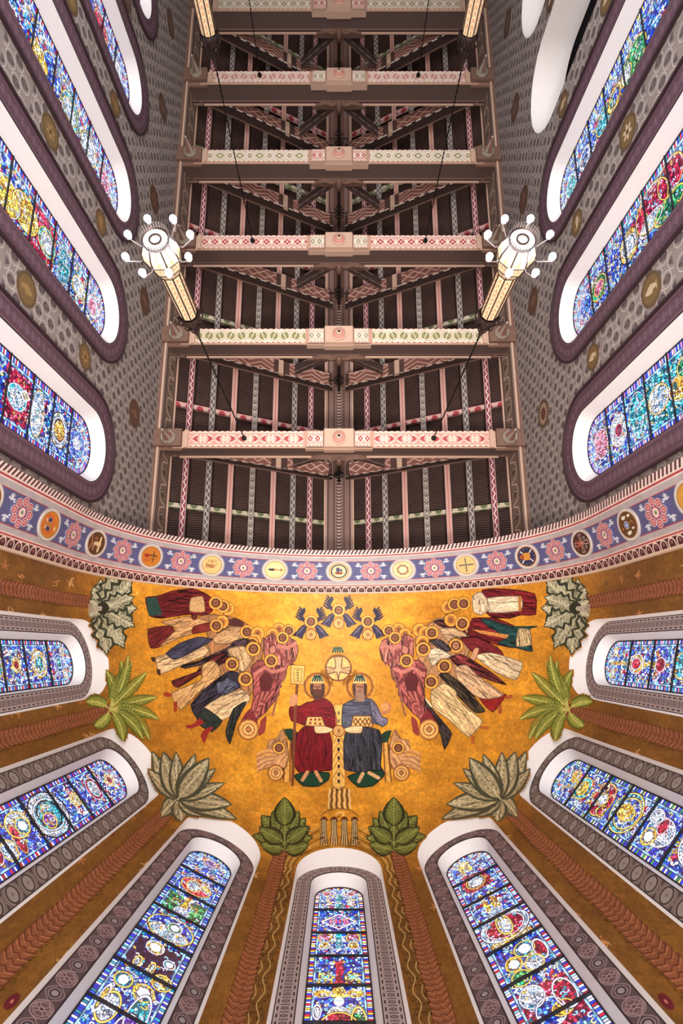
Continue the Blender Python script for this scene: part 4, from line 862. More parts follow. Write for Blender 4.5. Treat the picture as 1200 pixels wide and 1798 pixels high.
def holed(M, rect, loop, fn, nsub=1, uvf=None):
    """fills a rectangle around an arched hole with quads; fn maps (a,h) to 3D"""
    x0, x1, y0, y1 = rect; cs = [(x0, y0), (x1, y0), (x1, y1), (x0, y1)]; rl = cs
    ys = [p[1] for p in loop]; xs = [p[0] for p in loop]; c = ((min(xs) + max(xs)) / 2, (min(ys) + max(ys)) / 2)
    extra = [(x0 + (x1 - x0) * i / 8, yy) for i in range(9) for yy in (y0, y1)] + [(xx, y0 + (y1 - y0) * i / 12) for i in range(13) for xx in (x0, x1)]
    A = sorted(set(round(math.atan2(p[1] - c[1], p[0] - c[0]), 6) for p in loop + extra))
    I = [ray_poly(c, a, loop) for a in A]; O = [ray_poly(c, a, rl) for a in A]; n = len(A)
    for i in range(n):
        j = (i + 1) % n
        for k in range(nsub):
            t0, t1 = k / nsub, (k + 1) / nsub
            P = [(I[i][0] + (O[i][0] - I[i][0]) * t0, I[i][1] + (O[i][1] - I[i][1]) * t0), (I[j][0] + (O[j][0] - I[j][0]) * t0, I[j][1] + (O[j][1] - I[j][1]) * t0),
                 (I[j][0] + (O[j][0] - I[j][0]) * t1, I[j][1] + (O[j][1] - I[j][1]) * t1), (I[i][0] + (O[i][0] - I[i][0]) * t1, I[i][1] + (O[i][1] - I[i][1]) * t1)]
            M.q([fn(*p) for p in P], [uvf(*p) if uvf else p for p in P])
def ribbon(M, LA, LB, fa, fb, m=0, vs=(0, 1), closed=True, usc=1.):
    """strip between two matching outlines; u runs along the outline in metres"""
    n = len(LA); s = 0.; R = range(n if closed else n - 1)
    for i in R:
        j = (i + 1) % n; d = math.hypot(LA[j][0] - LA[i][0], LA[j][1] - LA[i][1])
        M.q([fa(*LA[i]), fa(*LA[j]), fb(*LB[j]), fb(*LB[i])], [(s * usc, vs[0]), ((s + d) * usc, vs[0]), ((s + d) * usc, vs[1]), (s * usc, vs[1])], m); s += d
# --- apse: drum and half dome
AZS = math.radians(24.5); HS = 17.4
def mu_uv(x, y): return ((x - MU.x0) * MU.p / MU.W, (y - MU.y0) * MU.p / MU.H)
M = MB()
for i in range(-3, 4):
    holed(M, (i * AZS - AZS / 2, i * AZS + AZS / 2, 0, HS), [(i * AZS + x / RA, h) for x, h in arch_loop(0, 1.04, 15.17, 4.0)], lambda a, h: apse_pt(a, h), 5, lambda a, h: mu_uv(*ch2xy(a, h)))
aE = 3.5 * AZS
for s in (-1, 1):
    for i in range(3):
        for j in range(34):
            a0, a1 = [s * (aE + (PI / 2 - aE) * k / 3) for k in (i, i + 1)]; h0, h1 = HS * j / 34, HS * (j + 1) / 34
            P = [(a0, h0), (a1, h0), (a1, h1), (a0, h1)]; M.q([apse_pt(*p) for p in P], [mu_uv(*ch2xy(*p)) for p in P])
NA, NH = 96, 26
for i in range(NA):
    for j in range(NH):
        a0, a1 = -PI / 2 + PI * i / NA, -PI / 2 + PI * (i + 1) / NA; h0, h1 = HS + (HP - HS) * j / NH, HS + (HP - HS) * (j + 1) / NH
        P = [(a0, h0), (a1, h0), (a1, h1), (a0, h1)]
        M.q([apse_pt(*p) for p in P], [mu_uv(*ch2xy(*p)) for p in P])
YA = -2.04
for k in range(96):                                      # short barrel between the dome and the arch
    h = [(-(HP - HP * 0), 0)]
    r0, r1 = [(HP * 2) * (t / 96) - HP for t in (k, k + 1)]
    P = []
    for r_, dy in ((r0, 0), (r1, 0), (r1, YC - YA), (r0, YC - YA)):
        x, y, z_ = apse_pt(math.copysign(PI / 2, r_), HP - abs(r_)); P.append(((x, YC - dy, z_), mu_uv(r_, -dy)))
    M.q([p[0] for p in P], [p[1] for p in P])
M.q([(-RA, YA, 0), (RA, YA, 0), (RA, YA, -.0), (-RA, YA, -.0)]) if 0 else None
wall_apse = M.build('wall_apse', M_MURAL, smooth=True, kind='structure', label='gold painted half dome and drum of the apse')
# painted scenes as thin layers of the plaster, each of its own
tg = MU.tag; ST_ = 6
for t, (nm, lab) in enumerate(TAGS, 1):
    js, is_ = np.nonzero(tg == t)
    if len(js) < 20: continue
    cj, ci = js // ST_, is_ // ST_; key = np.unique(cj * 10000 + ci); cj, ci = key // 10000, key % 10000
    vid = {}; V = []; UV = []; Fc = []
    def vert(i, j):
        if (i, j) not in vid:
            X_ = MU.x0 + i * ST_ / MU.p; Y_ = MU.y0 + j * ST_ / MU.p; rho = math.hypot(X_, Y_)
            if Y_ < 0: az, h, dy = math.copysign(PI / 2, X_), HP - abs(X_), Y_
            else: az, h, dy = math.atan2(X_, Y_), HP - rho, 0
            p = apse_pt(az, h, .012); V.append((p[0], p[1] + dy, p[2])); UV.append(mu_uv(X_, Y_)); vid[(i, j)] = len(V) - 1
        return vid[(i, j)]
    for j, i in zip(cj.tolist(), ci.tolist()):
        if MU.y0 + j * ST_ / MU.p < -.25: continue
        Fc.append((vert(i, j), vert(i + 1, j), vert(i + 1, j + 1), vert(i, j + 1)))
    me = bpy.data.meshes.new(nm); me.from_pydata(V, [], Fc); uvl = me.uv_layers.new(name='UVMap')
    uvl.data.foreach_set('uv', np.array([UV[k] for f_ in Fc for k in f_], np.float32).ravel()); me.materials.append(M_MURAL)
    me.polygons.foreach_set('use_smooth', [True] * len(me.polygons)); link(nm, me, wall_apse, lab)
del MU.tag

# --- windows
def pane_rows(zc, R, zb, first, step):
    z_ = first; out = []
    while z_ > zb + .3: out.append(z_); z_ -= step
    return out
def window(n, label, fn, D0, RB, RI, RG, zcB, zcG, zb, bmat, gcv, bars, band_d, dg, usc, rim=False, edge=None):
    """fn(t, z, d): t across, z up, d depth outwards"""
    w = empty('window_%d' % n, fn(0, zb, D0), label, None, None, 'structure')
    LB, LI, LG = arch_loop(0, RB, zcB, zb), arch_loop(0, RI, zcB, zb), arch_loop(0, RG, zcG, zb)
    m = MB(); ribbon(m, LI, LB, lambda t, z_: fn(t, z_, band_d), lambda t, z_: fn(t, z_, band_d), 0, (0, 1), usc=usc)
    ribbon(m, LI, LI, lambda t, z_: fn(t, z_, band_d), lambda t, z_: fn(t, z_, band_d + .06), 0, (0, .04))
    if rim: ribbon(m, LB, LB, lambda t, z_: fn(t, z_, band_d), lambda t, z_: fn(t, z_, 0), 0, (0, .04))
    m.build('border', bmat, w)
    m = MB(); ribbon(m, LI, LG, lambda t, z_: fn(t, z_, band_d + .02), lambda t, z_: fn(t, z_, dg)); m.build('reveal', M_PLASTER, w, smooth=False, label='white splayed reveal')
    if edge:
        LO = arch_loop(0, RB + .05, zcB, zb); m = MB()
        ribbon(m, LB, LO, lambda t, z_: fn(t, z_, -.09), lambda t, z_: fn(t, z_, -.09)); ribbon(m, LO, LO, lambda t, z_: fn(t, z_, -.09), lambda t, z_: fn(t, z_, 0)); ribbon(m, LB, LB, lambda t, z_: fn(t, z_, -.09), lambda t, z_: fn(t, z_, 0))
        m.build('moulding', edge, w, label='dark outer moulding')
    L2 = arch_loop(0, RG - .025, zcG, zb + .03); m = MB(); ribbon(m, LG, L2, lambda t, z_: fn(t, z_, dg - .02), lambda t, z_: fn(t, z_, dg - .02)); ribbon(m, L2, L2, lambda t, z_: fn(t, z_, dg - .02), lambda t, z_: fn(t, z_, dg + .02)); m.build('lead_frame', M_LEAD, w)
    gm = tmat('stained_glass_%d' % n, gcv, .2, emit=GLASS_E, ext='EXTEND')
    ztop = zcG + RG; hw = RG
    def uv(t, z_): return ((t + hw) / (2 * hw), (z_ - gcv.y0) / (ztop - gcv.y0))
    cuts = [z_ for z_ in bars if z_ < zcG + RG * .9]
    zs = [ztop] + cuts + [zb]
    for a, b in zip(zs, zs[1:]):
        ol = []
        for k in range(13):
            z_ = b + (a - b) * k / 12; hwid = hw if z_ <= zcG else math.sqrt(max(0, hw * hw - (z_ - zcG) ** 2)); ol.append((hwid, z_))
        m = MB(); 
        for (w0, z0), (w1, z1) in zip(ol, ol[1:]):
            P = [(-w0, z0), (w0, z0), (w1, z1), (-w1, z1)]; m.q([fn(t, z_, dg) for t, z_ in P], [uv(*p) for p in P])
        m.build('glass_panel', gm, w)
    for z_ in cuts:
        hwid = hw if z_ <= zcG else math.sqrt(max(0, hw * hw - (z_ - zcG) ** 2)); m = MB()
        P = [[fn(t, z_ + a, dg + b) for a, b in ((-.013, -.04), (.013, -.04), (.013, .02), (-.013, .02))] for t in (-hwid, hwid)]
        m.hull8(P[0], P[1]); m.build('saddle_bar', M_LEAD, w)
    return w
GLASS_E = 1.45
def apse_fn(az):
    er = (math.sin(az), math.cos(az)); et = (math.cos(az), -math.sin(az))
    def fn(t, z_, d): r = 7.0 + d; return (er[0] * r + et[0] * t, YC + er[1] * r + et[1] * t, z_)
    return fn
AG = {   # scenes of the apse glass, x in half widths, z in metres
 0: (dict(border='rby', seed=10), [('B', 0, 14.7, .12, .45, 't'), ('B', -.45, 14.7, .05, .4, 'w'), ('B', .45, 14.7, .05, .4, 'w'), ('E', -.5, 15.2, .18, .12, 'r'), ('E', .5, 15.2, .18, .12, 'r'), ('D', 0, 13.8, .62, .34, 'p'), ('E', 0, 13.8, .35, .2, 'b'), ('B', 0, 12.9, .1, .45, 't'), ('E', -.5, 13.1, .25, .2, 'm'), ('E', .5, 13.1, .25, .2, 'm'), ('E', -.5, 12.8, .2, .15, 'y'), ('E', .5, 12.8, .2, .15, 'y'), ('E', 0, 12.55, .26, .13, 'b'), ('B', 0, 11.9, .7, .42, 'b'), ('B', 0, 11.85, .12, .4, 'r'), ('R', -.42, 11.7, .26, .16, 'y'), ('R', .42, 11.7, .26, .16, 'y'), ('E', -.42, 11.7, .12, .08, 't'), ('E', .42, 11.7, .12, .08, 't'), ('B', 0, 11.48, .8, .05, 'r'),
     ('B', 0, 10.3, .75, .95, 'b'), ('E', -.5, 11.2, .3, .12, 'y'), ('E', .5, 11.2, .3, .12, 'y'), ('E', 0, 11.27, .2, .1, 'y'), ('E', 0, 10.55, .36, .3, 'w'), ('E', 0, 10.2, .6, .5, 'r'), ('E', 0, 10.3, .2, .1, 'y'), ('E', .55, 10.45, .22, .4, 'g'), ('E', .4, 10.75, .25, .08, 'y'), ('E', -.62, 10.7, .12, .2, 'w'), ('E', -.6, 10.3, .16, .2, 'w')]),
 -1: (dict(border='bbt', seed=11), [('E', 0, 15.15, .3, .18, 'p'), ('E', 0, 13.75, .62, .36, 'r'), ('E', -.1, 13.75, .3, .26, 'w'), ('E', .35, 13.85, .22, .16, 'y'), ('B', -.45, 12.8, .25, .35, 'g'), ('B', .5, 12.75, .28, .38, 'g'), ('B', 0, 12.9, .12, .3, 'y'), ('E', 0, 12.55, .28, .18, 'w'), ('E', .0, 11.85, .8, .42, 'b'), ('E', .0, 11.7, .7, .2, 'w'), ('H', .1, 11.95, .26, .17, 'g'), ('B', 0, 10.9, .72, .42, 'k'), ('H', -.12, 11.15, .3, .19, 'y'), ('H', .5, 10.9, .2, .12, 't'), ('E', -.35, 10.6, .12, .16, 'w'), ('E', .1, 10.6, .1, .18, 'w'), ('E', .55, 10.4, .3, .2, 'y'),
     ('B', 0, 9.3, .78, .95, 'b'), ('H', -.4, 10.05, .27, .18, 't'), ('H', .25, 10., .3, .2, 'y'), ('E', -.35, 9.4, .28, .35, 'w'), ('E', .4, 9.5, .28, .5, 't'), ('E', .3, 9.1, .3, .4, 'p'), ('E', -.6, 9.5, .1, .35, 'y'), ('B', 0, 7.6, .75, .7, 't'), ('E', -.3, 7.6, .3, .6, 'w')]),
 1: (dict(border='rtw', seed=12), [('B', -.2, 15., .28, .3, 'y'), ('E', -.1, 14.1, .4, .3, 'w'), ('R', -.1, 14.1, .6, .4, 'r'), ('B', -.2, 13.05, .1, .42, 'y'), ('B', .12, 13.05, .1, .42, 'y'), ('E', 0, 12.6, .25, .16, 'w'), ('E', 0, 12., .85, .46, 'w'), ('E', 0, 12., .68, .36, 'r'), ('E', 0, 12.05, .26, .36, 'w'), ('B', 0, 11.55, .7, .09, 'y'), ('B', -.1, 10.9, .75, .4, 'b'), ('H', -.35, 10.85, .27, .2, 'y'), ('H', .15, 11.1, .34, .22, 't'), ('E', .55, 10.9, .2, .3, 'r'), ('E', -.35, 10.45, .3, .2, 'g'), ('E', .2, 10.65, .3, .2, 'w'),
     ('B', 0, 9.6, .8, .5, 'r'), ('E', -.35, 9.95, .36, .26, 'w'), ('E', -.1, 9.5, .4, .3, 'b'), ('E', .2, 9.45, .3, .16, 'y'), ('E', .45, 9.7, .3, .35, 'r'), ('B', 0, 8.3, .8, .6, 'b'), ('E', -.2, 8.6, .4, .4, 'w'), ('E', .4, 8.3, .3, .4, 'g'), ('E', -.3, 8.6, .3, .3, 'y')]),
 -2: (dict(border='rwb', seed=13), [('E', 0, 14.95, .32, .24, 'w'), ('E', 0, 14.95, .2, .14, 'r'), ('E', 0, 14.05, .52, .3, 'r'), ('E', 0, 14.05, .36, .2, 'w'), ('E', 0, 13.1, .28, .2, 'w'), ('E', 0, 13.1, .18, .12, 'y'), ('R', 0, 12.0, .85, .62, 'w'), ('E', 0, 12.0, .6, .48, 't'), ('E', 0.2, 11.9, .3, .2, 'p'), ('B', 0, 10.8, .78, .6, 'b'), ('E', -.2, 11., .45, .34, 'w'), ('H', -.1, 11.1, .3, .2, 't'), ('E', .2, 10.8, .5, .12, 'r'), ('E', .35, 10.45, .35, .2, 'w'), ('E', 0, 10.1, .6, .2, 'r'), ('E', .3, 9.9, .3, .2, 'y'), ('E', -.3, 9.9, .3, .2, 'y')]),
 2: (dict(border='gyb', seed=14), [('E', 0, 14.9, .36, .26, 'b'), ('E', .3, 14.7, .3, .2, 'y'), ('E', 0, 14.1, .5, .36, 't'), ('E', 0, 14.1, .34, .22, 'y'), ('E', 0, 13.1, .7, .4, 'r'), ('E', 0, 13.1, .26, .2, 'w'), ('R', -.4, 12.9, .28, .2, 'y'), ('R', .4, 13.3, .28, .2, 'y'), ('E', 0, 12.1, .78, .5, 't'), ('E', 0, 12.05, .6, .4, 'b'), ('E', 0, 12.1, .3, .3, 'y'), ('B', 0, 10.9, .75, .5, 'b'), ('E', 0, 10.9, .5, .4, 'w'), ('H', -.3, 11.1, .3, .2, 'y'), ('E', .2, 10.9, .3, .14, 'r'), ('E', .4, 11.2, .25, .2, 'w'), ('E', .1, 9.9, .6, .4, 'w')]),
 -3: (dict(border='rwt', seed=15), [('E', 0, 14.85, .42, .24, 'b'), ('E', 0, 14.85, .26, .15, 't'), ('E', -.5, 15.1, .2, .12, 'w'), ('E', .5, 15.1, .2, .12, 'w'), ('E', 0, 13.9, .56, .34, 'w'), ('E', 0, 13.9, .36, .22, 't'), ('E', 0, 12.9, .3, .18, 'w'), ('E', 0, 12.9, .2, .12, 'r'), ('E', 0, 12.1, .5, .3, 't'), ('B', 0, 13.4, .1, .2, 'b')]),
 3: (dict(border='mwt', seed=16), [('B', 0, 14.6, .08, .7, 'y'), ('E', 0, 14., .42, .34, 'y'), ('E', 0, 14., .26, .22, 'r'), ('B', 0, 13.2, .08, .6, 'y'), ('E', 0, 12.95, .3, .2, 'r'), ('E', -.5, 15.1, .2, .12, 'w'), ('E', .5, 15.1, .2, .12, 'w'), ('E', 0, 12.1, .5, .34, 't')]),
}
names = {0: 'central apse window with a crowned figure in red holding a palm', -1: 'apse window left of the centre with haloed women in blue', 1: 'apse window right of the centre with haloed figures and scarlet robe', -2: 'second apse window to the left with a ring of teal leaves', 2: 'second apse window to the right with a blue medallion and red field', -3: 'leftmost apse window with a pale star medallion', 3: 'rightmost apse window with a golden leaf medallion'}
ABARS = [14.32, 13.27, 12.37, 11.4, 10.4, 9.4, 8.4, 7.4, 6.4, 5.4]
for n, i in enumerate((0, -1, 1, -2, 2, -3, 3), 1):
    az = i * AZS; fn = apse_fn(az); kw, sh = AG[i]
    AZF = lambda z_: 14.72 + (z_ - 15.) * .98
    sh = [(a, b, AZF(c_), d, e * .98, *f) for a, b, c_, d, e, *f in sh]
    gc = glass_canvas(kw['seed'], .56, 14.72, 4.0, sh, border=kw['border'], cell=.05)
    if i == 0:
        gl, ge = gc.line, gc.ell; gc_line = lambda P, w_, c_: gl([(a, AZF(b)) for a, b in P], w_, c_); gc_ell = lambda a, b, *k: ge(a, AZF(b), *k)
        for P in ([(-.16, 13.72), (-.16, 13.9)], [(-.06, 13.72), (-.06, 13.9)], [(.02, 13.72), (.02, 13.9)], [(-.06, 13.81), (.02, 13.81)], [(.17, 13.88), (.1, 13.88), (.1, 13.81), (.17, 13.81), (.17, 13.72), (.1, 13.72)]): gc_line(P, .028, (235, 60, 80))
        for sx_ in (-1, 1): gc_line([(sx_ * .24 - .06, 11.62), (sx_ * .24 + .06, 11.76)], .02, (120, 230, 230)); gc_line([(sx_ * .24 - .06, 11.76), (sx_ * .24 + .06, 11.62)], .02, (120, 230, 230))
        gc_ell(0, 10.98, .1, .14, (60, 30, 60)); gc_ell(0, 10.98, .085, .125, (190, 225, 245))
        for sx_ in (-1, 1): gc_line([(sx_ * .03 - .015, 11.), (sx_ * .03 + .015, 11.)], .012, (30, 30, 80))
        gc_line([(0, 11.), (0, 10.95)], .01, (90, 90, 140)); gc_line([(-.025, 10.92), (.025, 10.92)], .012, (150, 60, 90))
        for k in range(5): gc.poly([(-.13 + k * .055, 10.9), (-.1 + k * .055, 11.0), (-.07 + k * .055, 10.9)], (250, 205, 70), smooth=False)
    kb = 0 if i in (0, -3, 3) else (1 if abs(i) == 1 else 2)
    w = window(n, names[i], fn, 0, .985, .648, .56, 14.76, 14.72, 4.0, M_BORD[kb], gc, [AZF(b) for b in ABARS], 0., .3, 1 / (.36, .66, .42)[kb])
    # outer scoop of white plaster between painted wall and border
    m = MB(); LO, LB = arch_loop(0, 1.04, 15.17, 4.0), arch_loop(0, .985, 14.76, 4.0)
    ribbon(m, LO, LB, lambda t, h: apse_pt(az + t / RA, h), lambda t, z_: fn(t, z_, 0)); m.build('outer_reveal', M_PLASTER, w, smooth=True, label='white plaster scoop around the border')
# --- nave walls
BAYS = [-5.6 - 4.35 * j for j in range(8)]; ZT = 22.0
def nave_fn(s, yc_): 
    return lambda t, z_, d: (s * (7 + d), yc_ + t, z_)
NG = {
 (-1, 0): (dict(border='rwb', seed=20, bg='b'), [('E', 0, 14.9, .5, .5, 'b'), ('E', 0, 14.9, .2, .2, 'w'), ('E', 0, 13.9, .4, .36, 'y'), ('R', 0, 13.9, .56, .46, 'w'), ('E', 0, 12.8, .7, .3, 'w'), ('B', 0, 11.9, .7, .5, 'r'), ('E', 0, 11.9, .36, .4, 't'), ('E', 0, 11.9, .24, .28, 'w'), ('D', -.2, 12.2, .16, .2, 'y'), ('B', 0, 10.7, .7, .5, 'b'), ('E', .1, 10.8, .4, .4, 'w')]),
 (-1, 1): (dict(border='rwb', seed=21, bg='n'), [('E', 0, 14.9, .4, .35, 'w'), ('E', 0, 14.9, .3, .25, 'm'), ('E', 0, 14., .34, .4, 'w'), ('E', 0, 13.1, .6, .3, 't'), ('B', 0, 12., .7, .6, 'r'), ('E', 0, 12.2, .42, .42, 't'), ('E', 0, 12.2, .3, .3, 'w'), ('E', 0, 11.2, .5, .55, 'y'), ('E', .2, 10.5, .5, .5, 'y')]),
 (-1, 2): (dict(border='rwb', seed=22, bg='n'), [('E', 0, 14.7, .4, .4, 'm'), ('E', 0, 13.6, .5, .5, 'w'), ('E', 0, 12.4, .56, .5, 't'), ('E', 0, 12.4, .34, .4, 'w'), ('E', 0, 11.4, .6, .5, 'b'), ('E', .2, 10.8, .3, .4, 'y')]),
 (-1, 3): (dict(border='rwb', seed=23, bg='b'), [('E', 0, 14.7, .4, .4, 'w'), ('E', 0, 13.4, .5, .5, 'r')]),
 (-1, 4): (dict(border='rwb', seed=24, bg='b'), [('E', 0, 14.7, .4, .4, 'w')]),
 (1, 0): (dict(border='mwb', seed=25, bg='b'), [('E', 0, 14.9, .5, .4, 'm'), ('E', 0, 13.9, .5, .45, 'w'), ('E', 0, 13.9, .22, .2, 'r'), ('E', 0, 12.9, .7, .4, 't'), ('B', 0, 12., .72, .5, 't'), ('E', 0, 12., .4, .42, 'w'), ('B', 0, 11., .72, .5, 't'), ('E', .1, 11.1, .35, .5, 'y'), ('E', -.3, 10.8, .3, .4, 'g')]),
 (1, 1): (dict(border='tbr', seed=26, bg='b'), [('E', 0, 14.9, .4, .4, 'b'), ('E', 0, 14., .4, .45, 'g'), ('E', 0, 14., .24, .3, 'm'), ('E', 0, 13., .7, .3, 'b'), ('R', 0, 12.3, .5, .45, 'y'), ('E', 0, 12.3, .3, .34, 'w'), ('E', -.2, 11.2, .6, .7, 'r'), ('E', .2, 11.3, .25, .5, 'w'), ('E', -.3, 10.4, .5, .5, 'r'), ('E', .4, 10.6, .3, .6, 'g')]),
 (1, 2): (dict(border='bby', seed=27, bg='b'), [('E', 0, 14.9, .4, .4, 't'), ('R', 0, 13.9, .4, .4, 'w'), ('E', 0, 12.6, .4, .5, 't'), ('R', 0, 12., .36, .4, 'y'), ('E', 0, 11., .5, .6, 'g'), ('E', 0, 11.4, .24, .3, 'w')]),
}
nlab = ['nearest the apse', 'second from the apse', 'third from the apse', 'fourth from the apse', 'fifth from the apse']
nw = 8
for s, side in ((-1, 'left'), (1, 'right')):
    M = MB(); Y0 = -3.6; DU = lambda a, h: (a * .88, h * .88)
    for j, yb in enumerate(BAYS):
        ya, yb2 = (Y0 if j == 0 else yb + 2.175), yb - 2.175
        glass = (s, j) in NG; openr = s == 1 and j in (3, 4)
        if glass: loop = arch_loop(yb, 1.05, 14.9, 4.0)
        elif openr: loop = arch_loop(yb - .1, 1.68, 14.85, 4.0, n=28)
        else:
            M.q([(s * 7, ya, 0), (s * 7, yb2, 0), (s * 7, yb2, ZT), (s * 7, ya, ZT)], [DU(ya, 0), DU(yb2, 0), DU(yb2, ZT), DU(ya, ZT)]); continue
        holed(M, (yb2, ya, 0, ZT), loop, lambda a, h: (s * 7, a, h), 1, DU)
    wl = M.build('wall_' + side, M_DAM, kind='structure', label='%s nave wall painted with a grey leaf diaper' % side)
    for j, yb in enumerate(BAYS):
        if (s, j) in NG:
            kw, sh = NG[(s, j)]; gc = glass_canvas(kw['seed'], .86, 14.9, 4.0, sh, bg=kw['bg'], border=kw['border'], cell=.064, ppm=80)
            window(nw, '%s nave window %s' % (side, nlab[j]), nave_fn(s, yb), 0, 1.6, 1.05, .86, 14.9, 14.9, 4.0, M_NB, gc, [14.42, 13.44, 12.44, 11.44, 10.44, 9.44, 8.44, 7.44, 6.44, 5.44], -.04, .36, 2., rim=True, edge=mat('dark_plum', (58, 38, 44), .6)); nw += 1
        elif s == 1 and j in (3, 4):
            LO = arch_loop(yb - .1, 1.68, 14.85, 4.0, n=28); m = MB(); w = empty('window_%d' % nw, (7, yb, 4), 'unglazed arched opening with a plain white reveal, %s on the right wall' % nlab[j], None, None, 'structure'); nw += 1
            ribbon(m, LO, LO, lambda a, h: (7, a, h), lambda a, h: (8.15, a, h)); m.build('reveal', M_PLASTER, w, smooth=True)
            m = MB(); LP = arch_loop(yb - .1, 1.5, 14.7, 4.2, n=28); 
            m.q([(11.5, yb - 3, 3), (11.5, yb + 3, 3), (11.5, yb + 3, 18), (11.5, yb - 3, 18)]); m.build('void_back', mat('dark_void', (40, 34, 38), .8), w)  # added dark sheet, its colour stands for the unlit void beyond
            m = MB(); m.box((8.15, yb + 2.1, 3), (11.5, yb + 2.16, 18)); m.box((8.15, yb - 2.16, 3), (11.5, yb - 2.1, 18)); m.box((8.15, yb - 2.16, 17.9), (11.5, yb + 2.16, 18)); m.build('void_side', mat('dark_void', (40, 34, 38), .8), w)  # sides and top of the added void, dark in the colour too
    # painted roundels of the wall
    for k in range(6):
        yk = -7.83 - 4.35 * k
        for q, (z_, r_) in enumerate(((11.08, .4), (14.07, .37), (17.92, .5))):
            c = Cv(-.5, -.5, 1, 1, 110, (128, 104, 66) if q < 2 else (104, 78, 66)); rs = np.random.RandomState(100 + k * 3 + q + (50 if s > 0 else 0))
            bc = [(122, 98, 62), (124, 96, 60), (98, 70, 56)][q] if k < 3 else (98, 76, 64)
            c.ell(0, 0, .5, .5, (104, 84, 60)); c.ell(0, 0, .44, .44, tuple(int(x * .75) for x in bc)); c.ell(0, 0, .41, .41, bc)
            g = (206, 182, 150) if (s > 0 and q < 2) else tuple(min(255, int(x * 1.3)) for x in bc)
            t = rs.randint(4)
            if s > 0 and q == 2 and k == 0:
                for a in range(20): c.ell(.3 * math.cos(a * PI / 10), .3 * math.sin(a * PI / 10), .1, .03, (196, 170, 140), rot=a * PI / 10)
                c.ell(0, 0, .2, .2, (100, 62, 46)); c.ell(0, 0, .06, .06, (120, 76, 54))
            elif t == 0: c.poly([(-.05, -.25), (-.16, .0), (-.05, .22), (.02, .3), (.1, .16), (.14, -.05), (.05, -.1), (.06, -.26)], g); c.line([(-.1, -.28), (.14, -.28)], .03, g)
            elif t == 1: c.poly([(-.26, -.05), (-.1, .1), (.12, .08), (.26, .2), (.2, -.04), (.05, -.14), (-.15, -.16)], g); c.line([(0, -.1), (.0, -.3)], .03, g); c.line([(.1, -.1), (.12, -.3)], .03, g)
            elif t == 2: c.line([(0, -.3), (0, .3)], .06, g); c.line([(-.2, .08), (.2, .08)], .06, g); c.ell(0, .08, .18, .18, g, .8)
            else:
                for a in range(6): c.ell(.16 * math.cos(a * PI / 3), .16 * math.sin(a * PI / 3), .1, .06, g, rot=a * PI / 3)
                c.ell(0, 0, .07, .07, (90, 60, 46))
            mm = tmat('roundel_%d_%d_%d' % (k, q, s), c, .6, ext='EXTEND'); m = MB(); n_ = 28
            for a in range(n_):
                A_, B_2 = 2 * PI * a / n_, 2 * PI * (a + 1) / n_
                m.q([(s * 6.985, yk, z_), (s * 6.985, yk + r_ * math.cos(A_), z_ + r_ * math.sin(A_)), (s * 6.985, yk + r_ * math.cos(B_2), z_ + r_ * math.sin(B_2))], [(.5, .5), (.5 + .5 * math.cos(A_), .5 + .5 * math.sin(A_)), (.5 + .5 * math.cos(B_2), .5 + .5 * math.sin(B_2))])
                m.q([(s * 6.985, yk + r_ * math.cos(A_), z_ + r_ * math.sin(A_)), (s * 7, yk + r_ * math.cos(A_), z_ + r_ * math.sin(A_)), (s * 7, yk + r_ * math.cos(B_2), z_ + r_ * math.sin(B_2)), (s * 6.985, yk + r_ * math.cos(B_2), z_ + r_ * math.sin(B_2))], [(.02, .5)] * 4)
            m.build('roundel', mm, wl)
# --- the great arch: soffit, edges, gable above it
def arch_pt(sm, t):
    """sm: metres along the soffit from the crown, t: 0 apse edge .. 1 nave edge"""
    R = 6.95 - .2 * t; zc = 14.22 + .28 * t; y = -2.08 - 1.6 * t; a = sm / 6.85
    if abs(a) <= PI / 2: return (R * math.sin(a), y, zc + R * math.cos(a))
    return (math.copysign(R, a), y, zc - (abs(a) - PI / 2) * 6.85)
m = MB(); N = 150; LS = 6.85 * PI / 2 + 14.2
for i in range(N):
    s0, s1 = -LS + 2 * LS * i / N, -LS + 2 * LS * (i + 1) / N
    for k in range(3):
        t0, t1 = k / 3, (k + 1) / 3
        m.q([arch_pt(s0, t0), arch_pt(s1, t0), arch_pt(s1, t1), arch_pt(s0, t1)], [((s + AL) / (2 * AL), t) for s, t in ((s0, t0), (s1, t0), (s1, t1), (s0, t1))])
trim1 = m.build('trim_1', M_ARCH, smooth=True, kind='structure', label='painted soffit of the great arch between apse and nave')
m = MB()
for i in range(N):
    s0, s1 = -LS + 2 * LS * i / N, -LS + 2 * LS * (i + 1) / N
    a = [arch_pt(s_, 0) for s_ in (s0, s1)]; 
    def ou(p, d, y): 
        a_ = math.atan2(p[0], p[2] - 14.22) if p[2] > 14.22 else math.copysign(PI / 2, p[0]); return (p[0] + d * math.sin(a_), y, p[2] + d * math.cos(a_))
    b = [ou(p, .0, -2.03) for p in a]; c = [ou(p, .07, -2.0) for p in a]
    m.q([a[0], a[1], b[1], b[0]]); m.q([b[0], b[1], c[1], c[0]])
m.build('edge_fillet', M_WHITE2, trim1, smooth=True, label='cream edge on the apse side')
m = MB()
for i in range(N):
    s0, s1 = -LS + 2 * LS * i / N, -LS + 2 * LS * (i + 1) / N; p, q_ = arch_pt(s0, 1), arch_pt(s1, 1)
    def top(x, z_): return (x, -3.68, 25.9 - .55 * abs(x)) if z_ > 14.6 else (math.copysign(7.3, x), -3.68, z_)
    m.q([p, q_, top(q_[0], q_[2]), top(p[0], p[2])])
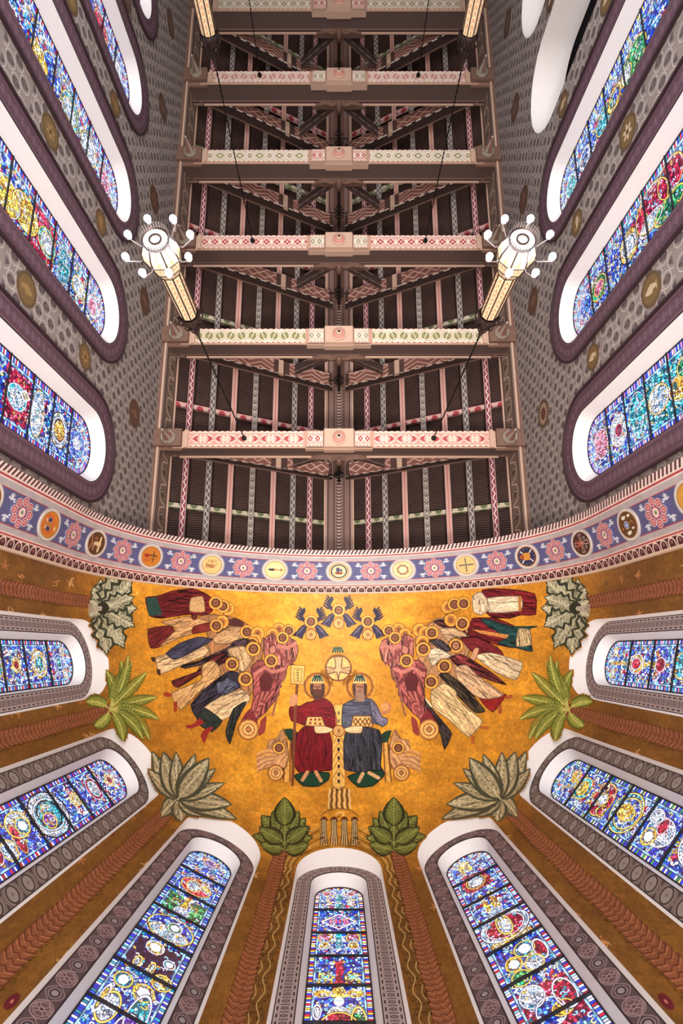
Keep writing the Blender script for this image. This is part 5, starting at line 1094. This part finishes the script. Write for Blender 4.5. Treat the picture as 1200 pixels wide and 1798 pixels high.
for s in (-1, 1): m.q([(s * 7.0, -3.6, 0), (s * 7.3, -3.68, 0), (s * 7.3, -3.68, 22), (s * 7.0, -3.6, 22)])
m.build('wall_gable', M_DAM, kind='structure')
# medallions and rosettes of the arch, each a slightly raised disc
medn = {0: 'ship', -1: 'lamp with rays', -2: 'boat', -3: 'cross and scales', -4: 'cross and scrolls', -5: 'ring with two blue wings', 1: 'octagonal wreath', 2: 'dark cross', 3: 'wheat sheaf on navy', 4: 'red cross', 5: 'birds around a blue wheel'}
for k in range(-20, 21):
    xm = k * 1.21; m = MB(); rx, ry = (.46, .41) if k % 2 == 0 else (.41, .36); n_ = 24
    def ap(dx, dy, off):
        p = Vector(arch_pt(xm + dx, (.8 + dy) / 1.62)); a_ = (xm + dx) / 6.85; a_ = max(-PI / 2, min(PI / 2, a_)); return tuple(p - off * Vector((math.sin(a_), 0, math.cos(a_))))
    def au(dx, dy): return ((xm + dx + AL) / (2 * AL), (.8 + dy) / 1.62)
    for ring in range(3):
        f0, f1 = ring / 3, (ring + 1) / 3
        for a in range(n_):
            A_, B_2 = 2 * PI * a / n_, 2 * PI * (a + 1) / n_; P = [(f0 * rx * math.cos(A_), f0 * ry * math.sin(A_)), (f1 * rx * math.cos(A_), f1 * ry * math.sin(A_)), (f1 * rx * math.cos(B_2), f1 * ry * math.sin(B_2)), (f0 * rx * math.cos(B_2), f0 * ry * math.sin(B_2))]
            if ring == 0: P = P[:3]
            m.q([ap(x_, y_, .02) for x_, y_ in P], [au(x_, y_) for x_, y_ in P])
            if ring == 2: m.q([ap(*P[1], .02), ap(*P[2], .02), ap(*P[2], 0), ap(*P[1], 0)], [au(*P[1]), au(*P[2]), au(*P[2]), au(*P[1])])
    m.build('medallion' if k % 2 == 0 else 'rosette', M_ARCH, trim1, smooth=True, label=('round medallion painted with a ' + medn[k // 2]) if k % 2 == 0 and k // 2 in medn else None)
# --- floor, far wall
m = MB(); m.box((-9, -37, -1.7), (9, 7, -1.55)); m.build('floor', M_FLOOR, kind='structure')
m = MB()
for s in (-1, 1): m.box((min(s * 7, s * 7.1), -37, -1.6), (max(s * 7, s * 7.1), YC, 0))
for i in range(24):
    a0, a1 = -PI / 2 + PI * i / 24, -PI / 2 + PI * (i + 1) / 24; P = [apse_pt(a0, 0), apse_pt(a1, 0)]; m.q([P[0], P[1], (P[1][0], P[1][1], -1.6), (P[0][0], P[0][1], -1.6)])
m.build('baseboard_1', M_DAM, kind='structure')
m = MB(); m.q([(-7, -37, -1.6), (7, -37, -1.6), (7, -37, 27), (-7, -37, 27)]); m.build('wall_back', M_DAM, kind='structure')
# ================================================================== roof
YE = -37.
def rz(x, c): return c - .55 * abs(x)
m = MB(); y_ = -3.7; bw = .098
while y_ > YE:
    for s in (-1, 1):
        P = [(s * .4, y_, rz(.4, 25.85)), (s * 7.25, y_, rz(7.25, 25.85)), (s * 7.25, y_ - bw + .028, rz(7.25, 25.85)), (s * .4, y_ - bw + .028, rz(.4, 25.85))]
        m.q(P); Q = [(p[0], y_ - bw + .028, p[2]) for p in P[:2]]; m.q([Q[0], Q[1], (Q[1][0], Q[1][1], Q[1][2] + .05), (Q[0][0], Q[0][1], Q[0][2] + .05)])
    y_ -= bw
mbd, m = m, MB()
for s in (-1, 1): m.q([(s * .3, -3.7, rz(.3, 25.9)), (s * 7.3, -3.7, rz(7.3, 25.9)), (s * 7.3, YE, rz(7.3, 25.9)), (s * .3, YE, rz(.3, 25.9))])
roof = m.build('ceiling', M_GAP, kind='structure', label='dark boarded underside of the pitched roof')
mbd.build('roof_boards', M_WOOD, roof, kind='stuff', weld=False)
for i, xp in enumerate((1.32, 2.05, 2.88, 3.73, 4.58, 5.4, 6.24)):
    for s in (-1, 1):
        m = MB(); zb_ = rz(xp, 25.3); x0, x1 = s * xp - .115, s * xp + .115
        kd = [0, 3, 2, 1, 2, 3, 0][i]
        m.q([(x0, -3.7, zb_), (x1, -3.7, zb_), (x1, YE, zb_), (x0, YE, zb_)], [(3.7 / .66, 0), (3.7 / .66, 1), (-YE / .66, 1), (-YE / .66, 0)])
        for x in (x0, x1): m.q([(x, -3.7, zb_), (x, YE, zb_), (x, YE, zb_ + .4), (x, -3.7, zb_ + .4)], m=1)
        m.build('purlin', [M_PUR[kd], M_WOOD], roof)
m = MB(); m.q([(-.6, -3.7, 24.75), (.6, -3.7, 24.75), (.6, YE, 24.75), (-.6, YE, 24.75)], [(3.7 / .3, 0), (3.7 / .3, 1), (-YE / .3, 1), (-YE / .3, 0)])
for x in (-.6, .6): m.q([(x, -3.7, 24.75), (x, YE, 24.75), (x, YE, 25.6), (x, -3.7, 25.6)], m=1)
m.box((-.68, YE, 24.8), (-.6, -3.7, 24.9), 2); m.box((.6, YE, 24.8), (.68, -3.7, 24.9), 2)
m.build('ridge_beam', [M_RIDGE, M_WOOD, M_CREAM], roof)
for j in range(7):
    ym = -5.6 - 4.35 * j
    for s in (-1, 1):
        m = MB(); a, b = (.6, 6.95); za, zb_ = rz(a, 25.38), rz(b, 25.38)
        for y in (ym + .1, ym - .1): m.q([(s * a, y, za), (s * b, y, zb_), (s * b, y, zb_ + .2), (s * a, y, za + .2)], [(a / .42, 0), (b / .42, 0), (b / .42, 1), (a / .42, 1)])
        m.q([(s * a, ym + .1, za), (s * b, ym + .1, zb_), (s * b, ym - .1, zb_), (s * a, ym - .1, za)], [(a / .42, 0), (b / .42, 0), (b / .42, 1), (a / .42, 1)], m=0)
        m.build('scalloped_rafter', [M_SCAL[j % 2], M_CREAM], roof)
for s, n in ((-1, 2), (1, 3)):
    m = MB(); x = s * 6.8
    m.q([(x, -3.7, 20.13), (x, YE, 20.13), (x, YE, 21.63), (x, -3.7, 21.63)], [(3.7 / .9, 0), (-YE / .9, 0), (-YE / .9, 1), (3.7 / .9, 1)])
    m.box((min(x, s * 7.), YE, 20.1), (max(x, s * 7.), -3.7, 20.14), 2); m.box((min(x, s * 6.88), YE, 20.06), (max(x, s * 6.88), -3.7, 20.13), 1); m.box((min(x, s * 7.), YE, 21.6), (max(x, s * 7.), -3.7, 21.68), 1); m.box((min(x - s * .04, x), YE, 21.6), (max(x - s * .04, x), -3.7, 21.68), 1)
    m.build('trim_%d' % n, [M_PLATE, M_CREAM, M_WOOD2], kind='structure', label='painted wall plate along the %s wall top' % ('left' if s < 0 else 'right'))
# --- trusses
desc = ['rose panels of crossed red scrolls', 'green circles linked by a white ribbon', 'red and white quatrefoils', 'green diamonds in white frames', 'rose circles linked by a white ribbon', 'grey-green and white quatrefoils']
order = ['nearest the great arch', 'second from the great arch', 'third from the great arch', 'fourth from the great arch', 'fifth from the great arch', 'furthest back, at the top edge of the view']
def tie_uv(M, x0, x1, y0, y1, z_, tl, wd, m=0):
    M.q([(x0, y0, z_), (x1, y0, z_), (x1, y1, z_), (x0, y1, z_)], [(x0 / tl, 0), (x1 / tl, 0), (x1 / tl, 1), (x0 / tl, 1)], m)
def bar(M, x0, z0, x1, z1, h, y0, y1, ms, mu=0, L=.5):
    """sloping bar in a truss plane: underside material mu, side faces ms"""
    l0 = 0; l1 = math.hypot(x1 - x0, z1 - z0)
    for y in (y0, y1): M.q([(x0, y, z0), (x1, y, z1), (x1, y, z1 + h), (x0, y, z0 + h)], [(l0 / L, 0), (l1 / L, 0), (l1 / L, 1), (l0 / L, 1)], ms)
    M.q([(x0, y0, z0), (x1, y0, z1), (x1, y1, z1), (x0, y1, z0)], [(0, 0), (l1 / 1.1, 0), (l1 / 1.1, 1), (0, 1)], mu)
    M.q([(x0, y0, z0 + h), (x1, y0, z1 + h), (x1, y1, z1 + h), (x0, y1, z0 + h)], None, ms)
    for x, z_ in ((x0, z0), (x1, z1)): M.q([(x, y0, z_), (x, y1, z_), (x, y1, z_ + h), (x, y0, z_ + h)], None, ms)
for k in range(6):
    yk = -7.76 - 4.35 * k
    t = empty('roof_truss', (0, yk, 20.13), 'roof truss with tie beam of %s' % desc[k], 'roof truss', 'painted trusses across the nave')
    m = MB(); m.box((-6.8, yk - .32, 20.13), (6.8, yk + .32, 21.24), 0)
    for y in (yk + .321, yk - .321): m.q([(-6.8, y, 20.13), (6.8, y, 20.13), (6.8, y, 21.24), (-6.8, y, 21.24)], [(-6.8 / .3, 0), (6.8 / .3, 0), (6.8 / .3, 1), (-6.8 / .3, 1)], 1)
    for y in (yk + .36,): m.box((-6.3, yk + .32, 21.12), (6.3, yk + .4, 21.17), 0); m.box((-6.3, yk + .32, 20.13), (6.3, yk + .35, 20.19), 0)
    tb = m.build('tie_beam', [M_CREAM, M_BS], t)
    for s in (-1, 1):
        m = MB(); a, b = 1.34, 5.68
        y0, y1 = yk - .31, yk + .31
        for f, z_ in (((s * a, s * b), 20.09),):
            tie_uv(m, s * a, s * b, y0, y1, 20.09, .86, .62); m.box((min(s * a, s * b), y0, 20.092), (max(s * a, s * b), y1, 20.13), 1)
        m.build('painted_panel', [M_BEAM[k], M_CREAM], t, label=desc[k])
        m = MB(); tie_uv(m, s * .62, s * 1.16, y0 + .02, y1 - .02, 20.06, .54, .6); m.box((min(s * .6, s * 1.18), y0, 20.062), (max(s * .6, s * 1.18), y1, 20.13), 1)
        for q in range(3): m.box((min(s * (1.2 + q * .05), s * (1.225 + q * .05)), y0, 20.07), (max(s * (1.2 + q * .05), s * (1.225 + q * .05)), y1, 20.13), 2 if q % 2 else 1)
        m.build('end_panel', [M_BEAM[(2, 5, 5, 2, 5, 2)[k]], M_CREAM, M_PINK], t)
        m = MB(); m.box((min(s * 5.72, s * 5.86), yk - .35, 20.05), (max(s * 5.72, s * 5.86), yk + .34, 20.13)); m.build('collar', M_CREAM, t)
        m = MB(); m.box((min(s * 5.95, s * 7), yk - .36, 19.95), (max(s * 5.95, s * 7), yk + .32, 20.28)); m.box((min(s * 6.02, s * 7), yk - .3, 20.28), (max(s * 6.02, s * 7), yk + .36, 20.5), 1)
        m.box((min(s * 5.95, s * 7), yk + .32, 20.2), (max(s * 5.95, s * 7), yk + .42, 20.28)); br = m.build('bracket', [M_WOOD2, M_BS], t)
        m = MB(); m.lathe([(.27, 19.95), (.29, 19.88), (.26, 19.82), (.2, 19.84), (.2, 19.78)], 8, (s * 6.42, yk, 0), 0, PI / 8)
        for q in range(8):
            a0, a1 = PI / 8 + q * PI / 4, PI / 8 + (q + 1) * PI / 4
            P0, P1 = [(s * 6.42 + .2 * math.cos(a_), yk + .2 * math.sin(a_)) for a_ in (a0, a1)]; T = [(s * 6.42 + .035 * math.cos(a_), yk + .035 * math.sin(a_)) for a_ in (a0, a1)]
            m.q([P0 + (19.78,), P1 + (19.78,), T[1] + (19.24,), T[0] + (19.24,)], None, q % 2)
        m.lathe([(.035, 19.24), (.06, 19.2), (.05, 19.14), (0, 19.1)], 8, (s * 6.42, yk, 0), 0)
        m.build('finial', [M_STEEL, M_REDP if k in (0, 1, 3) else M_WOOD2], br, sub=t)
        # principal rafter
        m = MB(); xa, xb = .3, 6.75; f = lambda x: 24.05 - .55 * x
        cuts = [xa, .45, 2.2, 2.85, 5.3, xb]; mats_ = [1, 0, 1, 0, 1]
        for (x0, x1), mm in zip(zip(cuts, cuts[1:]), mats_): bar(m, s * x1, f(x1), s * x0, f(x0), .6, yk - .3, yk + .3, 2, mm)
        bar(m, s * xb, f(xb) + .53, s * .5, f(.5) + .53, .05, yk + .3, yk + .335, 3, 3)
        m.build('principal_rafter', [M_RU[k % 2], M_WOOD, M_RS, M_WOOD2], t)
        m = MB(); bar(m, s * 2.65, f(2.65) - .04, s * 2.45, f(2.45) - .04, .25, yk - .32, yk + .31, 0, 0); m.build('rafter_collar', M_CREAM, t)
        m = MB(); bar(m, s * .22, 21.3, s * 1.95, 22.75, .3, yk - .18, yk + .18, 1, 0); m.build('strut', [M_STR, M_STR], t)
    m = MB(); m.box((-.22, yk - .2, 21.24), (.22, yk + .2, 24.2), 0); m.box((-.1, yk + .2, 21.6), (.1, yk + .23, 24.0), 1); m.build('king_post', [M_WOOD2, M_WOOD], t)
    m = MB(); m.hull8([(-.55, yk - .37, 19.98), (.55, yk - .37, 19.98), (.55, yk + .35, 19.98), (-.55, yk + .35, 19.98)], [(-.6, yk - .37, 20.13), (.6, yk - .37, 20.13), (.6, yk + .37, 20.13), (-.6, yk + .37, 20.13)])
    m.box((-1.28, yk + .32, 20.13), (1.28, yk + .38, 20.42)); m.box((-.58, yk + .32, 20.13), (.58, yk + .42, 20.46)); m.build('centre_block', M_CREAM, t)
    m = MB(); m.lathe([(.28, 19.98), (.28, 19.93), (.23, 19.91)], 24, (0, yk, 0), 0); m.lathe([(.23, 19.91), (.2, 19.86), (.13, 19.84)], 24, (0, yk, 0), 1); m.lathe([(.13, 19.84), (.11, 19.78), (.05, 19.75)], 24, (0, yk, 0), 0); m.lathe([(.05, 19.75), (0, 19.74)], 24, (0, yk, 0), 2)
    m.build('turned_boss', [M_CREAM, M_PINK, M_IRON], t, smooth=True)
    m = MB(); O = [(-1.25, 21.3), (-1.1, 21.12), (-.62, 20.98), (-.3, 21.06), (0, 20.9), (.3, 21.06), (.62, 20.98), (1.1, 21.12), (1.25, 21.3)]
    A_ = [(x, yk + .32, z_) for x, z_ in O]; B_2 = [(x, yk + .58 - abs(x) * .1, z_) for x, z_ in O]
    m.q(B_2, m=0)
    for q in range(len(O)): j = (q + 1) % len(O); m.q([A_[q], A_[j], B_2[j], B_2[q]])
    m.lathe([(0, -.34), (.07, -.3), (.12, -.16), (.13, 0), (.09, .18), (.05, .24), (0, .26)], 14, (0, yk + .6, 21.1)); m.build('carved_bracket', M_WOOD2, t, smooth=True)
    m = MB(); yr = yk + .62; m.tube([(0, yr, 21.5), (0, yr, 23.9)], .035, 6)
    for a in range(4):
        dx, dy = math.cos(a * PI / 2), math.sin(a * PI / 2); m.tube([(0, yr, 22.7), (.42 * dx, yr + .2 * dy, 22.7)], .03, 5); m.lathe([(0, -.05), (.05, 0), (0, .05)], 6, (.42 * dx, yr + .2 * dy, 22.7))
    for q in (-1, 1):
        for e in (-1, 1): m.tube([(q * .05, yr, 22.7 + e * .1), (q * .2, yr, 22.7 + e * .25), (q * .1, yr, 22.7 + e * .38), (0, yr, 22.7 + e * .3)], .02, 5)
    for z_ in (22.3, 23.1, 23.5): m.lathe([(0, -.08), (.07, 0), (0, .08)], 8, (0, yr, z_))
    m.build('iron_ornament', M_IRON, t)

# ================================================================== chandeliers
def lamp_panel_canvas(body):
    c = Cv(0, 0, .4, .8 if body else 1.8, 160, (214, 188, 150)); c.noise(.12, .25, 4 if body else 5)
    for s in (-1, 1): c.line([(.2 + s * .19, 0), (.2 + s * .19, 2)], .02, (150, 110, 80))
    if body:
        c.poly([(.2, .28), (.27, .36), (.2, .44), (.13, .36)], (236, 150, 110), smooth=False); c.line([(.2, .0), (.2, .28)], .016, (120, 80, 56)); c.line([(.2, .44), (.12, .62), (.28, .62), (.2, .44)], .014, (140, 96, 70))
    else:
        for i in range(9):
            y = .15 + i * .19; c.poly([(.2, y - .05), (.24, y), (.2, y + .05), (.16, y)], (206, 90, 60)); c.line([(.1, y + .1), (.2, y + .03), (.3, y + .1)], .02, (150, 90, 50))
        c.line([(.08, .1), (.08, 1.5), (.2, 1.66), (.32, 1.5), (.32, .1)], .014, (150, 100, 70))
    return c
M_LB = tmat('lantern_body_glass', lamp_panel_canvas(True), .3, emit=.38); M_LT = tmat('lantern_tube_glass', lamp_panel_canvas(False), .3, emit=.75)
M_GLOBE = mat('lit_globe', (225, 236, 255), .3, emit=40.); M_DISC = mat('lit_diffuser', (255, 252, 244), .3, emit=.7); M_PEWTER = mat('pewter', (150, 140, 136), .35, metal=.6)
def chandelier(x, y, label):
    t = empty('chandelier', (x, y, 9.3), label, 'chandelier', 'hanging lanterns on chains in the nave'); C = (x, y, 0)
    def oc(r, z_, k): a = PI / 8 + k * PI / 4; return (x + r * math.cos(a), y + r * math.sin(a), z_)
    m = MB(); m.lathe([(0, 9.42), (.25, 9.42)], 24, C); m.build('diffuser', M_DISC, t)
    m = MB(); m.lathe([(.13, 9.415), (.13, 9.39), (.095, 9.39), (.095, 9.415)], 20, C); m.lathe([(.24, 9.415), (.275, 9.39), (.275, 9.46)], 24, C); m.build('diffuser_ring', M_BRONZE, t, smooth=True)
    m = MB(); n = 32                        # fretted crown below the body
    for i in range(n):
        a0, a1 = 2 * PI * i / n, 2 * PI * (i + .8) / n; am = (a0 + a1) / 2
        P = lambda r, a, z_: (x + r * math.cos(a), y + r * math.sin(a), z_)
        m.q([P(.275, a0, 9.44), P(.275, a1, 9.44), P(.29, am, 9.27)]); m.q([P(.265, a0, 9.44), P(.28, am, 9.27), P(.265, a1, 9.44)]); m.q([P(.28, am, 9.33), P(.3, am + .05, 9.3), P(.3, am, 9.26), P(.28, am - .05, 9.3)])
    m.lathe([(.275, 9.4), (.29, 9.43), (.275, 9.46)], 32, C); m.build('fretted_crown', M_PEWTER, t)
    prof = [(.27, 9.44), (.37, 9.66), (.39, 9.86), (.33, 10.12)]
    for k in range(8):
        m = MB(); L = 0
        for (r0, z0), (r1, z1) in zip(prof, prof[1:]):
            m.q([oc(r0, z0, k), oc(r0, z0, k + 1), oc(r1, z1, k + 1), oc(r1, z1, k)], [(0, (z0 - 9.44) / .68), (1, (z0 - 9.44) / .68), (1, (z1 - 9.44) / .68), (0, (z1 - 9.44) / .68)])
        m.build('glass_panel', M_LB, t)
        m = MB(); q0, q1, q2, q3 = oc(.33, 10.12, k), oc(.33, 10.12, k + 1), oc(.22, 10.36, k + 1), oc(.22, 10.36, k)
        m.q([q0, q1, q2, q3], [(0, 0), (1, 0), (.8, .4), (.2, .4)]); m.build('shoulder_panel', M_LB, t)
        m = MB(); p = [oc(r, z_, k) for r, z_ in ((.215, 10.36), (.2, 11.9))]; p2 = [oc(r, z_, k + 1) for r, z_ in ((.215, 10.36), (.2, 11.9))]
        m.q([p[0], p2[0], p2[1], p[1]], [(0, 0), (1, 0), (1, 1), (0, 1)]); m.build('tube_panel', M_LT, t)
        m = MB(); m.tube([oc(r + .005, z_, k) for r, z_ in prof + [(.225, 10.36), (.205, 11.9)]], .017, 5); m.build('rib', M_BRONZE, t)
    m = MB()
    for r, z_ in ((.335, 10.12), (.23, 10.36), (.39, 9.84)):
        m.tube([oc(r, z_, k) for k in range(9)], .013, 5)
    m.build('band', M_BRONZE, t)
    m = MB(); m.lathe([(.24, 11.9), (.27, 11.96), (.25, 12.04), (.19, 12.1), (.17, 12.25), (.08, 12.4), (.1, 12.5), (.05, 12.62), (.07, 12.7), (.03, 12.9), (.02, 13.)], 16, C)
    for k in range(8): m.tube([oc(.25, 11.98, k), oc(.3, 12.1, k), oc(.27, 12.24, k), oc(.17, 12.34, k), oc(.1, 12.6, k)], .022, 5); m.lathe([(0, -.1), (.03, -.04), (.02, .06), (0, .12)], 6, oc(.27, 11.96, k))
    m.build('canopy', M_BRONZE, t, smooth=True)
    for k in range(8):
        a = (k + .5) * PI / 4; P = lambda r, z_: (x + r * math.cos(a), y + r * math.sin(a), z_)
        m = MB(); m.tube([P(.36, 9.78), P(.45, 9.84), P(.55, 9.78), P(.66, 9.72), P(.67, 9.64)], .014, 6); m.lathe([(.03, 9.64), (.06, 9.66), (.03, 9.7)], 8, (P(.67, 0)[0], P(.67, 0)[1], 0))
        arm = m.build('arm', M_PEWTER, t)
        m = MB(); c_ = P(.67, 9.57); m.lathe([(.072 * math.sin(b), -.072 * math.cos(b)) for b in [PI * i / 8 for i in range(9)]], 14, c_); m.build('globe', M_GLOBE, arm, smooth=True, sub=t)
    m = MB(); z_ = 12.95; q = 0
    while z_ < 20.0:
        dx, dy = (.022, .009) if q % 2 else (.009, .022)
        m.box((x - dx, y - dy, z_), (x + dx, y + dy, z_ + .1)); z_ += .085; q += 1
    m.build('chain', M_IRON, t); m = MB(); m.lathe([(0, 19.93), (.07, 19.95), (.1, 20.01), (.09, 20.07), (.04, 20.1)], 14, C); m.build('ceiling_rose', M_IRON, t, smooth=True)
    return t
pos = [('first pair', 0), ('second pair', 2), ('third pair', 4)]
for nm, k in pos:
    for s in (-1, 1):
        chandelier(s * 3.58, -7.76 - 4.35 * k, '%s lantern chandelier of the %s from the apse, on a chain' % ('left' if s < 0 else 'right', nm))
